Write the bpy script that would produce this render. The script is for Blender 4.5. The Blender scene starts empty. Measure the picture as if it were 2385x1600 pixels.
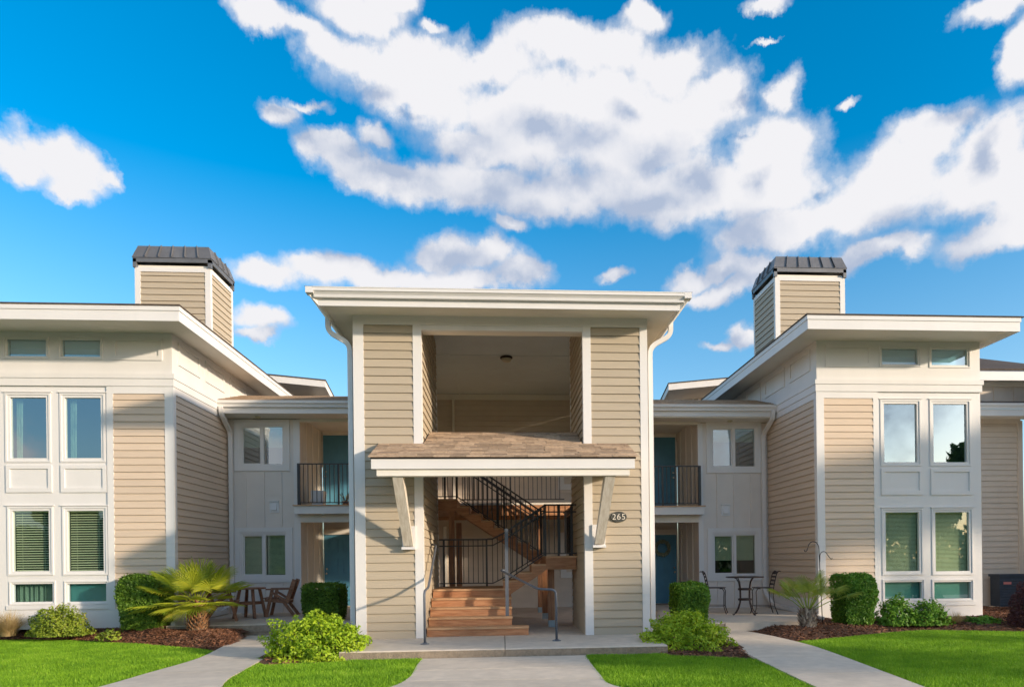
import bpy, math, random
import numpy as np
from mathutils import Vector, Matrix
random.seed(7); rng = np.random.default_rng(7)
R = math.radians
sc = bpy.context.scene
COL = sc.collection

# ---------------------------------------------------------------- camera, world, sun, exposure
cam_d = bpy.data.cameras.new('camera'); cam = bpy.data.objects.new('camera', cam_d); COL.objects.link(cam)
yaw, roll = .0703, -.0118
fw = Vector((math.sin(yaw), math.cos(yaw), 0)); rt = Vector((math.cos(yaw), -math.sin(yaw), 0)); up = rt.cross(fw)
r2 = math.cos(roll)*rt + math.sin(roll)*up; u2 = -math.sin(roll)*rt + math.cos(roll)*up
M = Matrix(((r2.x, u2.x, -fw.x, 0), (r2.y, u2.y, -fw.y, -12.42), (r2.z, u2.z, -fw.z, 1.3756), (0, 0, 0, 1)))
cam.matrix_world = M
cam_d.sensor_width = 36; cam_d.lens = 24.0; cam_d.shift_x = -.038; cam_d.shift_y = .2116
cam_d.clip_start = .1; cam_d.clip_end = 2000
sc.camera = cam

SUN = Vector((1.65, -1, .45)).normalized()          # direction towards the sun
sun_d = bpy.data.lights.new('sun', 'SUN'); sun = bpy.data.objects.new('sun', sun_d); COL.objects.link(sun)
sun_d.energy = 2.0; sun_d.angle = R(2.0); sun_d.color = (.66, .545, .41)
sun.rotation_euler = (-SUN).to_track_quat('-Z', 'Y').to_euler(); sun.location = (20, -14, 12)

sc.view_settings.view_transform = 'Standard'; sc.view_settings.look = 'None'
sc.view_settings.gamma = 1; sc.view_settings.use_curve_mapping = False
sc.view_settings.exposure = 1.92
sc.cycles.max_bounces = 12; sc.cycles.diffuse_bounces = 6; sc.cycles.transparent_max_bounces = 8
sc.cycles.use_denoising = True

world = bpy.data.worlds.new('World'); sc.world = world; world.use_nodes = True
def N(nt, t, **k):
    n = nt.nodes.new(t)
    for a, b in k.items(): setattr(n, a, b)
    return n
def setin(n, i, v):
    n.inputs[i].default_value = v
def math_(nt, op, a, b=None, clamp=False, c=None):
    n = N(nt, 'ShaderNodeMath', operation=op, use_clamp=clamp)
    for i, v in enumerate((a, b, c)):
        if v is None: continue
        if isinstance(v, (int, float)): n.inputs[i].default_value = v
        else: nt.links.new(v, n.inputs[i])
    return n.outputs[0]
def vmath(nt, op, a, b=None, c=None):
    n = N(nt, 'ShaderNodeVectorMath', operation=op)
    for i, v in enumerate((a, b, c)):
        if v is None: continue
        if isinstance(v, tuple): n.inputs[i].default_value = v
        elif isinstance(v, (int, float)): n.inputs['Scale'].default_value = v
        else: nt.links.new(v, n.inputs[i])
    return n.outputs['Value'] if op in ('LENGTH', 'DOT_PRODUCT') else n.outputs[0]
def smooth(nt, v, a, b):
    n = N(nt, 'ShaderNodeMapRange', interpolation_type='SMOOTHSTEP')
    n.inputs['From Min'].default_value = a; n.inputs['From Max'].default_value = b
    nt.links.new(v, n.inputs['Value']); return n.outputs['Result']
def mixc(nt, f, a, b, mode='MIX'):
    n = N(nt, 'ShaderNodeMix', data_type='RGBA', blend_type=mode)
    if isinstance(f, (int, float)): n.inputs['Factor'].default_value = f
    else: nt.links.new(f, n.inputs['Factor'])
    for key, v in ((6, a), (7, b)):
        if isinstance(v, tuple): n.inputs[key].default_value = v if len(v) == 4 else (*v, 1)
        else: nt.links.new(v, n.inputs[key])
    return n.outputs[2]

# clouds: (azimuth, elevation, half width, half height) in degrees about the viewpoint, weight
CLOUDS = [(-13.2,35.3,2.7,1.2,1),(-9.8,35.2,4.3,1.4,1),(-5.6,35.6,4.9,1.6,1),(-0.5,35.9,5.3,1.6,1),(5.0,37.1,4.9,1.4,1),(9.8,36.5,4.4,1.6,1),(14.4,35.4,4.7,1.6,1),(17.9,33.5,3.4,1.6,1),(-6.7,33.9,6.9,1.6,1),(0.5,33.2,8.2,2.0,1),(7.9,33.6,8.9,2.2,1),(14.0,32.4,6.3,1.7,1),(4.2,31.3,9.0,1.8,1),(-2.1,31.0,4.5,1.5,1),(10.4,30.6,8.0,1.8,1),(-13.8,29.9,2.8,1.2,1),(-11.3,29.1,3.5,1.4,1),(-7.5,29.0,4.4,1.5,1),(-10.2,31.2,1.8,0.9,0.9),(-2.1,28.5,7.8,1.6,1),(6.0,28.3,9.3,1.9,1),(15.0,28.0,8.5,2.2,1),(22.3,29.6,4.0,2.3,1),(20.9,27.1,6.6,2.1,1),(23.5,24.5,6.0,1.7,1),(28.6,24.8,5.2,2.4,1),(31.3,26.4,3.8,2.0,1),(33.6,28.4,3.3,1.8,1),(37.3,26.9,3.1,2.0,1),(36.3,24.7,4.8,2.3,1),(29.8,21.6,3.6,1.0,1),(36.7,21.0,3.4,1.1,1),(38.8,22.5,2.2,2.0,1),(-18.4,36.4,2.7,1.0,1),(-15.2,36.3,2.2,0.8,0.9),(-11.1,37.8,4.3,1.2,1),(-8.4,38.5,2.4,0.7,1),(-5.4,37.5,1.3,0.5,0.9),(12.7,38.2,2.3,0.9,0.95),(21.9,37.3,2.0,0.5,0.85),(22.0,35.6,1.3,0.2,0.8),(37.2,33.7,2.5,0.9,1),(38.7,31.2,1.2,1.5,1),(-33.3,25.2,1.6,1.2,0.95),(-31.7,26.1,2.2,1.4,1),(-30.4,25.5,2.0,1.4,1),(-30.9,24.4,1.7,0.7,0.95),(-28.5,25.7,1.0,0.7,0.8),(-16.9,31.3,1.8,1.1,0.95),(-15.3,32.1,1.9,0.5,0.8),(23.6,32.7,1.8,1.5,0.85),(28.1,31.0,1.2,0.4,0.8),(-18.6,21.5,2.9,1.2,0.95),(-14.7,22.3,3.4,1.3,1),(-11.4,22.6,3.1,1.2,1),(-8.6,22.2,4.8,1.2,1),(-4.7,24.0,3.0,1.6,1),(-1.1,23.7,3.1,1.5,1),(1.5,22.6,2.3,1.3,1),(-3.3,22.0,6.1,1.0,1),(0.8,26.1,1.6,0.7,0.9),(15.3,22.1,2.6,1.0,1),(18.4,22.3,2.3,1.2,1),(21.2,21.5,2.2,1.3,1),(18.4,20.7,4.5,0.9,0.95),(9.9,22.7,1.7,0.6,0.85),(-18.6,17.9,2.7,1.1,0.95),(-19.3,16.8,2.1,0.6,0.9),(20.1,17.4,1.7,1.1,0.95),(18.0,16.9,1.5,0.6,0.85)]
def cloud_group():
    g = bpy.data.node_groups.new('cloud_density', 'ShaderNodeTree')
    g.interface.new_socket('P', in_out='INPUT', socket_type='NodeSocketVector')
    g.interface.new_socket('D', in_out='OUTPUT', socket_type='NodeSocketFloat')
    g.interface.new_socket('B', in_out='OUTPUT', socket_type='NodeSocketFloat')
    gi = N(g, 'NodeGroupInput'); go = N(g, 'NodeGroupOutput')
    # warp
    n1 = N(g, 'ShaderNodeTexNoise'); setin(n1, 'Scale', .17); setin(n1, 'Detail', 6); setin(n1, 'Roughness', .60)
    g.links.new(gi.outputs[0], n1.inputs['Vector'])
    w = vmath(g, 'SUBTRACT', n1.outputs['Color'], (.5, .5, .5))
    w = vmath(g, 'MULTIPLY', w, (5.2, 4.4, 0))
    p = vmath(g, 'ADD', gi.outputs[0], w)
    cur = None
    for (a, e, ra, re, wt) in CLOUDS:
        q = vmath(g, 'MULTIPLY_ADD', p, (1/ra, 1/re, 0), (-a/ra, -e/re, 0))
        l = vmath(g, 'LENGTH', q)
        if wt != 1: l = math_(g, 'ADD', l, 1-wt)
        if cur is None: cur = l
        else:
            cur = math_(g, 'SMOOTH_MIN', cur, l, c=.5)
    d = math_(g, 'SUBTRACT', 1.10, cur)
    # unseen clouds outside the part described above, cover raised to add ambient light
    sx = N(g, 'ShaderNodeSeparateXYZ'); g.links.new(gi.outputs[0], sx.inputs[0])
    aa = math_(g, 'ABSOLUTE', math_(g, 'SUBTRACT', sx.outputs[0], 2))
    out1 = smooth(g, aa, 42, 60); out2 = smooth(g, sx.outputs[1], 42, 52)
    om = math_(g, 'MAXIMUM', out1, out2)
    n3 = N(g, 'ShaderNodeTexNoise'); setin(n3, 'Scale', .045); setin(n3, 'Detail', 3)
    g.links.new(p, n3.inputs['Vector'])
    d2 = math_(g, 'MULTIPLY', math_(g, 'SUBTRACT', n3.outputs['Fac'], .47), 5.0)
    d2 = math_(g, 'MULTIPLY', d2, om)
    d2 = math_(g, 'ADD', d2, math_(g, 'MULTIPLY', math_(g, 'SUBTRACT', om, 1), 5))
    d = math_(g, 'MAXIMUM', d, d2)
    g.links.new(d, go.inputs[1])
    # billows
    n2 = N(g, 'ShaderNodeTexNoise'); setin(n2, 'Scale', .24); setin(n2, 'Detail', 10); setin(n2, 'Roughness', .59)
    g.links.new(gi.outputs[0], n2.inputs['Vector'])
    d = math_(g, 'ADD', d, math_(g, 'MULTIPLY', math_(g, 'SUBTRACT', n2.outputs['Fac'], .5), 1.35))
    g.links.new(d, go.inputs[0])
    return g
def build_world():
    nt = world.node_tree; nt.nodes.clear()
    out = N(nt, 'ShaderNodeOutputWorld'); bg = N(nt, 'ShaderNodeBackground')
    sky = N(nt, 'ShaderNodeTexSky', sky_type='NISHITA'); sky.sun_disc = False
    sky.sun_elevation = math.asin(SUN.z); sky.sun_rotation = math.atan2(SUN.x, SUN.y)
    sky.altitude = 50; sky.air_density = 1.0; sky.dust_density = 1.6; sky.ozone_density = 3.0
    tc = N(nt, 'ShaderNodeTexCoord'); sep = N(nt, 'ShaderNodeSeparateXYZ'); nt.links.new(tc.outputs['Generated'], sep.inputs[0])
    az = math_(nt, 'MULTIPLY', math_(nt, 'ARCTAN2', sep.outputs[0], sep.outputs[1]), 57.29578)
    el = math_(nt, 'MULTIPLY', math_(nt, 'ARCSINE', sep.outputs[2]), 57.29578)
    cb = N(nt, 'ShaderNodeCombineXYZ'); nt.links.new(az, cb.inputs[0]); nt.links.new(el, cb.inputs[1])
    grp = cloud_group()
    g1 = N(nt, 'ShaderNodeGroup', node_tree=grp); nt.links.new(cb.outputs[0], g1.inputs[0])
    off = vmath(nt, 'ADD', cb.outputs[0], (2.0, 5.0, 0))
    g2 = N(nt, 'ShaderNodeGroup', node_tree=grp); nt.links.new(off, g2.inputs[0])
    D1, D2 = g1.outputs[0], g2.outputs[0]
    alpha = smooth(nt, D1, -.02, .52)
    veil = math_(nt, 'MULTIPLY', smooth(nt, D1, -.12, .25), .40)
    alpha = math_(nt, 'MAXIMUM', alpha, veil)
    B2 = g2.outputs[1]
    lit = smooth(nt, math_(nt, 'SUBTRACT', D1, D2), -.5, .5)
    n5 = N(nt, 'ShaderNodeTexNoise'); setin(n5, 'Scale', .085); setin(n5, 'Detail', 6); setin(n5, 'Roughness', .55); nt.links.new(cb.outputs[0], n5.inputs['Vector'])
    s1 = smooth(nt, B2, -.45, 1.45); s2 = smooth(nt, n5.outputs['Fac'], .32, .68)
    tex = math_(nt, 'SUBTRACT', 1.0, lit)
    shade = math_(nt, 'ADD', math_(nt, 'MULTIPLY_ADD', s1, .44, c=.10), math_(nt, 'MULTIPLY', math_(nt, 'MULTIPLY', s2, s1), .62))
    shade = math_(nt, 'ADD', shade, math_(nt, 'MULTIPLY', math_(nt, 'SUBTRACT', tex, .5), .55), clamp=True)
    sat = N(nt, 'ShaderNodeMapRange'); setin(sat, 'From Min', 12); setin(sat, 'From Max', 48); setin(sat, 'To Min', 1.12); setin(sat, 'To Max', 1.75); nt.links.new(el, sat.inputs['Value'])
    skyc = N(nt, 'ShaderNodeHueSaturation'); setin(skyc, 'Hue', SKY_HUE); setin(skyc, 'Saturation', SKY_SAT); setin(skyc, 'Value', SKY_VAL)
    nt.links.new(sky.outputs[0], skyc.inputs['Color']); nt.links.new(sat.outputs[0], skyc.inputs['Saturation'])
    ccol = mixc(nt, shade, CLOUD_LIT, CLOUD_SHADE)
    elf = smooth(nt, el, -2, 8)
    alpha = math_(nt, 'MULTIPLY', alpha, elf)
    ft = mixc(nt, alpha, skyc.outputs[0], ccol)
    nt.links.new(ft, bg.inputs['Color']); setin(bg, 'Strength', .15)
    nt.links.new(bg.outputs[0], out.inputs['Surface'])
SKY_HUE, SKY_SAT, SKY_VAL = .490, 1.4, .52
CLOUD_LIT = (1.58, 1.57, 1.62); CLOUD_SHADE = (.78, .92, 1.20)
build_world()
world.cycles.sampling_method = 'MANUAL'; world.cycles.sample_map_resolution = 512

# ---------------------------------------------------------------- materials
def mat(name, col, rough=.7, noise=0, nscale=3, bump=0, bscale=60, stretch=(1,1,1), col2=None, spec=.4, metal=0, rand=0, blotch=0):
    m = bpy.data.materials.new(name); m.use_nodes = True; nt = m.node_tree
    b = nt.nodes['Principled BSDF']
    b.inputs['Roughness'].default_value = rough; b.inputs['Specular IOR Level'].default_value = spec; b.inputs['Metallic'].default_value = metal
    geo = N(nt, 'ShaderNodeNewGeometry')
    pos = vmath(nt, 'MULTIPLY', geo.outputs['Position'], tuple(stretch))
    c = (*col, 1)
    cur = None
    if noise or col2:
        n = N(nt, 'ShaderNodeTexNoise'); setin(n, 'Scale', nscale); setin(n, 'Detail', 6); setin(n, 'Roughness', .6); nt.links.new(pos, n.inputs['Vector'])
        c2 = col2 if col2 else tuple(x*(1-noise) for x in col)
        f = smooth(nt, n.outputs['Fac'], .3, .7)
        cur = mixc(nt, f, tuple(col), tuple(c2))
    if blotch:
        n = N(nt, 'ShaderNodeTexNoise'); setin(n, 'Scale', .9); setin(n, 'Detail', 4); nt.links.new(geo.outputs['Position'], n.inputs['Vector'])
        f = math_(nt, 'MULTIPLY', smooth(nt, n.outputs['Fac'], .45, .75), blotch)
        cur = mixc(nt, f, cur if cur is not None else tuple(col), tuple(x*.55 for x in col))
    if rand:
        oi = N(nt, 'ShaderNodeObjectInfo')
        v = math_(nt, 'ADD', math_(nt, 'MULTIPLY', oi.outputs['Random'], rand*2), 1-rand)
        h = N(nt, 'ShaderNodeHueSaturation'); nt.links.new(v, h.inputs['Value'])
        if cur is None: h.inputs['Color'].default_value = c
        else: nt.links.new(cur, h.inputs['Color'])
        cur = h.outputs[0]
    if cur is None: b.inputs['Base Color'].default_value = c
    else: nt.links.new(cur, b.inputs['Base Color'])
    if bump:
        n = N(nt, 'ShaderNodeTexNoise'); setin(n, 'Scale', bscale); setin(n, 'Detail', 5); nt.links.new(pos, n.inputs['Vector'])
        bp = N(nt, 'ShaderNodeBump'); setin(bp, 'Strength', min(1, bump*8)); setin(bp, 'Distance', .02*bump*4)
        nt.links.new(n.outputs['Fac'], bp.inputs['Height']); nt.links.new(bp.outputs[0], b.inputs['Normal'])
    return m
MT = {}
MT['white'] = mat('white_paint', (.77, .75, .735), .55, noise=.05, nscale=1.5, bump=.03, bscale=14, stretch=(1, 1, .25), blotch=.05)
MT['white2'] = mat('white_soffit_paint', (.82, .77, .69), .6, noise=.05, nscale=2)
MT['tan'] = mat('tan_siding_paint', (.67, .535, .41), .65, noise=.06, nscale=4, bump=.05, bscale=9, stretch=(.5, .5, 7), rand=.035, blotch=.06)
MT['khaki'] = mat('khaki_siding_paint', (.475, .40, .30), .65, noise=.06, nscale=4, bump=.05, bscale=9, stretch=(.5, .5, 7), rand=.035, blotch=.06)
MT['cream'] = mat('cream_board_paint', (.76, .70, .645), .6, noise=.05, nscale=2, bump=.03, bscale=20, blotch=.05)
MT['taupe'] = mat('taupe_porch_paint', (.70, .66, .60), .65, noise=.05, nscale=3)
MT['beige'] = mat('beige_wall_paint', (.68, .585, .49), .65, noise=.06, nscale=3, rand=.03)
MT['ceiling'] = mat('grey_ceiling_paint', (.62, .70, .72), .7, noise=.08, nscale=1.2)
MT['door'] = mat('teal_door_paint', (.10, .30, .44), .4, noise=.12, nscale=3)
MT['metal'] = mat('grey_cap_metal', (.20, .20, .21), .42, noise=.2, nscale=3, metal=.35, blotch=.3)
MT['black'] = mat('black_rail_paint', (.028, .028, .032), .4, noise=.2, nscale=8, spec=.5)
MT['greyrail'] = mat('grey_pipe_paint', (.12, .135, .165), .4, noise=.2, nscale=6, spec=.5)
MT['steel'] = mat('galvanised_steel', (.42, .50, .54), .45, metal=.5, noise=.2, nscale=12)
MT['nickel'] = mat('nickel', (.7, .68, .62), .25, metal=1)
MT['wood'] = mat('cedar_wood', (.50, .255, .13), .6, col2=(.34, .15, .07), nscale=2.6, stretch=(1.2, 9, 9), bump=.06, bscale=7, rand=.12)
MT['woodz'] = mat('cedar_post_wood', (.44, .22, .11), .6, col2=(.28, .12, .06), nscale=2.6, stretch=(9, 9, 1.2), bump=.06, bscale=7, rand=.12)
MT['tread'] = mat('worn_tread_wood', (.62, .39, .22), .65, col2=(.46, .26, .14), nscale=2.6, stretch=(1.2, 12, 9), bump=.05, bscale=9, rand=.1, blotch=.2)
MT['teak'] = mat('stained_furniture_wood', (.34, .165, .09), .5, col2=(.20, .085, .045), nscale=4, stretch=(5, 5, 5), bump=.04, bscale=14, rand=.12)
MT['greywood'] = mat('weathered_white_timber', (.72, .66, .58), .7, col2=(.56, .49, .40), nscale=3, stretch=(9, 3, 1), bump=.05, bscale=12)
MT['shingle'] = mat('brown_shingle', (.46, .335, .23), .9, col2=(.33, .235, .16), nscale=14, bump=.12, bscale=70, rand=.30)
MT['shingle_dark'] = mat('dark_shingle', (.10, .075, .06), .9, noise=.4, nscale=14, bump=.1, bscale=60)
MT['drip'] = mat('drip_edge', (.07, .055, .045), .6)
MT['concrete'] = mat('concrete', (.72, .61, .49), .8, noise=.15, nscale=5, bump=.06, bscale=60, rand=.05, blotch=.30)
MT['concrete_edge'] = mat('rough_concrete_edge', (.36, .29, .215), .9, noise=.3, nscale=16, bump=.15, bscale=50, blotch=.3)
MT['gap'] = mat('dark_joint', (.05, .045, .04), .9)
MT['soil'] = mat('mulch_soil', (.085, .042, .026), .95, col2=(.16, .075, .042), nscale=22, bump=.35, bscale=38)
MT['turf'] = mat('turf_soil', (.035, .075, .014), .95, col2=(.06, .10, .02), nscale=9, bump=.2, bscale=50)
MT['iron'] = mat('bronze_iron', (.055, .036, .032), .45, noise=.2, nscale=10, metal=.3)
MT['ac'] = mat('dark_ac_metal', (.045, .06, .085), .5, noise=.2, nscale=6)
MT['pink'] = mat('ac_label', (.62, .22, .20), .6)
MT['plaque'] = mat('grey_plaque_metal', (.11, .11, .10), .5, noise=.4, nscale=60, metal=.3)
MT['digits'] = mat('plaque_numerals', (.80, .74, .64), .5)
MT['bluegrey'] = mat('vent_plastic', (.76, .76, .77), .5)
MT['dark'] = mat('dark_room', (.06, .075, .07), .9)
MT['blind'] = mat('blind_slats', (.80, .82, .60), .6)
MT['curtain'] = mat('curtain_cloth', (.42, .48, .34), .8, noise=.3, nscale=5, stretch=(12, 1, 1))
MT['shade'] = mat('teal_roller_shade', (.16, .44, .42), .8, noise=.1, nscale=2)
MT['skypale'] = mat('sky_pale_curtain', (.55, .75, .88), .8)  # curtain tone lightened to stand in for sky reflection in the clerestory
MT['lamp'] = mat('frosted_lamp', (.55, .50, .36), .4)
MT['terracotta'] = mat('planter', (.30, .14, .07), .8, noise=.2, nscale=10)
def glass_mat(name, tint, refl):
    m = bpy.data.materials.new(name); m.use_nodes = True; nt = m.node_tree; nt.nodes.clear()
    o = N(nt, 'ShaderNodeOutputMaterial'); t = N(nt, 'ShaderNodeBsdfTransparent'); t.inputs[0].default_value = (*tint, 1)
    g = N(nt, 'ShaderNodeBsdfGlossy'); g.inputs['Color'].default_value = (.86, .95, 1, 1); g.inputs['Roughness'].default_value = .012
    lw = N(nt, 'ShaderNodeLayerWeight'); setin(lw, 'Blend', .5); fz = math_(nt, 'POWER', lw.outputs['Facing'], 5)
    n = N(nt, 'ShaderNodeTexNoise'); setin(n, 'Scale', .8); setin(n, 'Detail', 1)
    geo = N(nt, 'ShaderNodeNewGeometry'); nt.links.new(geo.outputs['Position'], n.inputs['Vector'])
    bp = N(nt, 'ShaderNodeBump'); setin(bp, 'Strength', .12); setin(bp, 'Distance', .02); nt.links.new(n.outputs['Fac'], bp.inputs['Height'])
    nt.links.new(bp.outputs[0], g.inputs['Normal'])
    f = math_(nt, 'ADD', math_(nt, 'MULTIPLY', fz, 1-refl), refl, clamp=True)
    mx = N(nt, 'ShaderNodeMixShader'); nt.links.new(f, mx.inputs[0]); nt.links.new(t.outputs[0], mx.inputs[1]); nt.links.new(g.outputs[0], mx.inputs[2])
    nt.links.new(mx.outputs[0], o.inputs[0]); return m
MT['glass'] = glass_mat('window_glass', (.62, .82, .84), .34)
MT['glass2'] = glass_mat('screened_window_glass', (.74, .84, .76), .17)
def leafmat(name, c1, c2, c3=None, trans=.35, rough=.5):
    m = bpy.data.materials.new(name); m.use_nodes = True; nt = m.node_tree; nt.nodes.clear()
    o = N(nt, 'ShaderNodeOutputMaterial'); geo = N(nt, 'ShaderNodeNewGeometry')
    cr = N(nt, 'ShaderNodeValToRGB'); cr.color_ramp.elements[0].color = (*c1, 1); cr.color_ramp.elements[1].color = (*c2, 1)
    if c3: e = cr.color_ramp.elements.new(.9); e.color = (*c2, 1); cr.color_ramp.elements[-1].color = (*c3, 1)
    n = N(nt, 'ShaderNodeTexNoise'); setin(n, 'Scale', 2.2); setin(n, 'Detail', 3); nt.links.new(geo.outputs['Position'], n.inputs['Vector'])
    f = math_(nt, 'ADD', math_(nt, 'MULTIPLY', geo.outputs['Random Per Island'], .58), math_(nt, 'MULTIPLY', smooth(nt, n.outputs['Fac'], .3, .7), .42))
    nt.links.new(f, cr.inputs[0])
    p = N(nt, 'ShaderNodeBsdfPrincipled'); p.inputs['Roughness'].default_value = rough; p.inputs['Specular IOR Level'].default_value = .35
    nt.links.new(cr.outputs[0], p.inputs['Base Color'])
    t = N(nt, 'ShaderNodeBsdfTranslucent'); nt.links.new(cr.outputs[0], t.inputs[0])
    mx = N(nt, 'ShaderNodeMixShader'); setin(mx, 0, trans); nt.links.new(p.outputs[0], mx.inputs[1]); nt.links.new(t.outputs[0], mx.inputs[2])
    nt.links.new(mx.outputs[0], o.inputs[0]); return m
MT['grass'] = leafmat('grass_blades', (.12, .29, .012), (.33, .57, .03), (.58, .72, .12), .35, .6)
MT['leaf_dark'] = leafmat('hedge_leaves', (.06, .14, .015), (.22, .38, .04), (.44, .52, .09))
MT['leaf_mid'] = leafmat('shrub_leaves', (.07, .19, .02), (.24, .46, .05), (.42, .58, .10))
MT['leaf_lime'] = leafmat('lime_leaves', (.24, .42, .02), (.52, .66, .04), (.72, .74, .12))
MT['leaf_yellow'] = leafmat('yellow_green_leaves', (.13, .22, .02), (.38, .46, .05), (.55, .38, .14))
MT['leaf_purple'] = leafmat('purple_leaves', (.055, .018, .022), (.13, .05, .055), (.10, .09, .05))
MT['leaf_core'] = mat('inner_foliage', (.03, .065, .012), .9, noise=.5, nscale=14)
MT['leaf_tree'] = leafmat('tree_leaves', (.035, .085, .015), (.10, .18, .03))
MT['palm'] = leafmat('palm_leaf', (.22, .33, .03), (.60, .62, .05), (.85, .72, .12), .4)
MT['palm2'] = leafmat('dull_palm_leaf', (.16, .26, .035), (.44, .52, .08), (.60, .56, .14), .3)  # duller green for the small right palm
MT['straw'] = leafmat('dry_grass', (.42, .30, .14), (.62, .48, .25), None, .3, .8)
MT['bark'] = mat('bark', (.12, .085, .06), .9, noise=.4, nscale=12, bump=.2, bscale=20)
MT['palmbark'] = leafmat('palm_boots', (.26, .12, .055), (.50, .30, .16), None, .0, .8)
MT['palmbark2'] = leafmat('pale_palm_boots', (.10, .055, .04), (.74, .66, .56), None, .0, .8)
MT['chip'] = leafmat('mulch_chips', (.10, .04, .022), (.30, .14, .075), (.45, .28, .17), .0, .9)

# ---------------------------------------------------------------- mesh helpers
WO = {}   # world origin of every static object
class MB:
    def __init__(s): s.v = []; s.f = []
    def quad(s, *p):
        n = len(s.v); s.v += [tuple(q) for q in p]; s.f.append(tuple(range(n, n+len(p))))
    def box(s, x0, x1, y0, y1, z0, z1):
        if x0 > x1: x0, x1 = x1, x0
        if y0 > y1: y0, y1 = y1, y0
        n = len(s.v)
        s.v += [(x0,y0,z0),(x1,y0,z0),(x1,y1,z0),(x0,y1,z0),(x0,y0,z1),(x1,y0,z1),(x1,y1,z1),(x0,y1,z1)]
        s.f += [tuple(n+i for i in q) for q in ((0,3,2,1),(4,5,6,7),(0,1,5,4),(1,2,6,5),(2,3,7,6),(3,0,4,7))]
        return s
    def hull8(s, p):     # p: 4 bottom (ccw from above), 4 top
        n = len(s.v); s.v += [tuple(q) for q in p]
        s.f += [tuple(n+i for i in q) for q in ((0,3,2,1),(4,5,6,7),(0,1,5,4),(1,2,6,5),(2,3,7,6),(3,0,4,7))]
        return s
    def bar(s, a, b, w, h=None, upv=(0,0,1)):   # rectangular bar from a to b
        h = h or w; a = Vector(a); b = Vector(b); d = (b-a).normalized(); u = Vector(upv)
        if abs(d.dot(u)) > .98: u = Vector((0,1,0))
        r = d.cross(u).normalized(); u = r.cross(d).normalized()
        P = []
        for c in (a, b):
            for i, j in ((-1,-1),(1,-1),(1,1),(-1,1)): P.append(c + r*(i*w/2) + u*(j*h/2))
        n = len(s.v); s.v += [tuple(q) for q in P]
        s.f += [tuple(n+i for i in q) for q in ((0,1,2,3),(7,6,5,4),(0,4,5,1),(1,5,6,2),(2,6,7,3),(3,7,4,0))]
        return s
    def tube(s, pts, r, seg=8, taper=None, cap=True):
        pts = [Vector(p) for p in pts]; n0 = len(s.v); m = len(pts)
        u = None
        for i, p in enumerate(pts):
            d = (pts[min(i+1, m-1)] - pts[max(i-1, 0)]).normalized()
            if u is None:
                u = Vector((0,0,1)) if abs(d.z) < .9 else Vector((0,1,0))
            a = d.cross(u).normalized(); u = a.cross(d).normalized()
            rr = r if taper is None else r*(1 + (taper-1)*i/(m-1))
            for k in range(seg):
                t = 2*math.pi*k/seg; s.v.append(tuple(p + a*math.cos(t)*rr + u*math.sin(t)*rr))
        for i in range(m-1):
            for k in range(seg):
                k2 = (k+1) % seg
                s.f.append((n0+i*seg+k, n0+i*seg+k2, n0+(i+1)*seg+k2, n0+(i+1)*seg+k))
        if cap:
            s.f.append(tuple(n0+k for k in range(seg))[::-1]); s.f.append(tuple(n0+(m-1)*seg+k for k in range(seg)))
        return s
    def lathe(s, prof, c=(0,0,0), seg=20):
        n0 = len(s.v)
        for (r, z) in prof:
            for k in range(seg):
                t = 2*math.pi*k/seg; s.v.append((c[0]+r*math.cos(t), c[1]+r*math.sin(t), c[2]+z))
        for i in range(len(prof)-1):
            for k in range(seg):
                k2 = (k+1) % seg; s.f.append((n0+i*seg+k, n0+i*seg+k2, n0+(i+1)*seg+k2, n0+(i+1)*seg+k))
        s.f.append(tuple(n0+k for k in range(seg))[::-1]); s.f.append(tuple(n0+(len(prof)-1)*seg+k for k in range(seg)))
        return s
    def poly(s, pts, z0, z1):      # vertical prism of a plan polygon
        n = len(s.v); m = len(pts)
        a = sum(pts[i][0]*pts[(i+1)%m][1]-pts[(i+1)%m][0]*pts[i][1] for i in range(m))
        if a < 0: pts = pts[::-1]
        s.v += [(x, y, z0) for x, y in pts] + [(x, y, z1) for x, y in pts]
        s.f.append(tuple(range(n+m, n+2*m))); s.f.append(tuple(range(n, n+m))[::-1])
        for i in range(m): s.f.append((n+i, n+(i+1)%m, n+m+(i+1)%m, n+m+i))
        return s
def rounded(pts, r=.06, n=4):
    pts = [Vector(p) for p in pts]; out = [pts[0]]
    for i in range(1, len(pts)-1):
        a, b, c = pts[i-1], pts[i], pts[i+1]
        d1 = (a-b); d2 = (c-b); q = min(r, d1.length*.45, d2.length*.45)
        p0 = b + d1.normalized()*q; p2 = b + d2.normalized()*q
        for k in range(n+1):
            t = k/n; out.append(p0*(1-t)**2 + b*2*t*(1-t) + p2*t*t)
    return out + [pts[-1]]
def root(name, loc, label, cat, group=None):
    o = bpy.data.objects.new(name, None); COL.objects.link(o); o.location = loc; o['label'] = label; o['category'] = cat
    o.empty_display_size = .2
    if group: o['group'] = group
    WO[o] = Vector(loc); return o
def mk(name, mb, m, parent=None, smoothf=False, kind=None, label=None, orig=None):
    """one mesh object; mb verts in world coordinates"""
    og = Vector(orig) if orig is not None else (WO[parent] if parent is not None else Vector((0,0,0)))
    me = bpy.data.meshes.new(name)
    vs = [(v[0]-og[0], v[1]-og[1], v[2]-og[2]) for v in mb.v]
    me.from_pydata(vs, [], mb.f); me.update()
    if smoothf: me.polygons.foreach_set('use_smooth', [True]*len(me.polygons))
    me.materials.append(MT[m] if isinstance(m, str) else m)
    return link(name, me, parent, og, kind, label)
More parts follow.
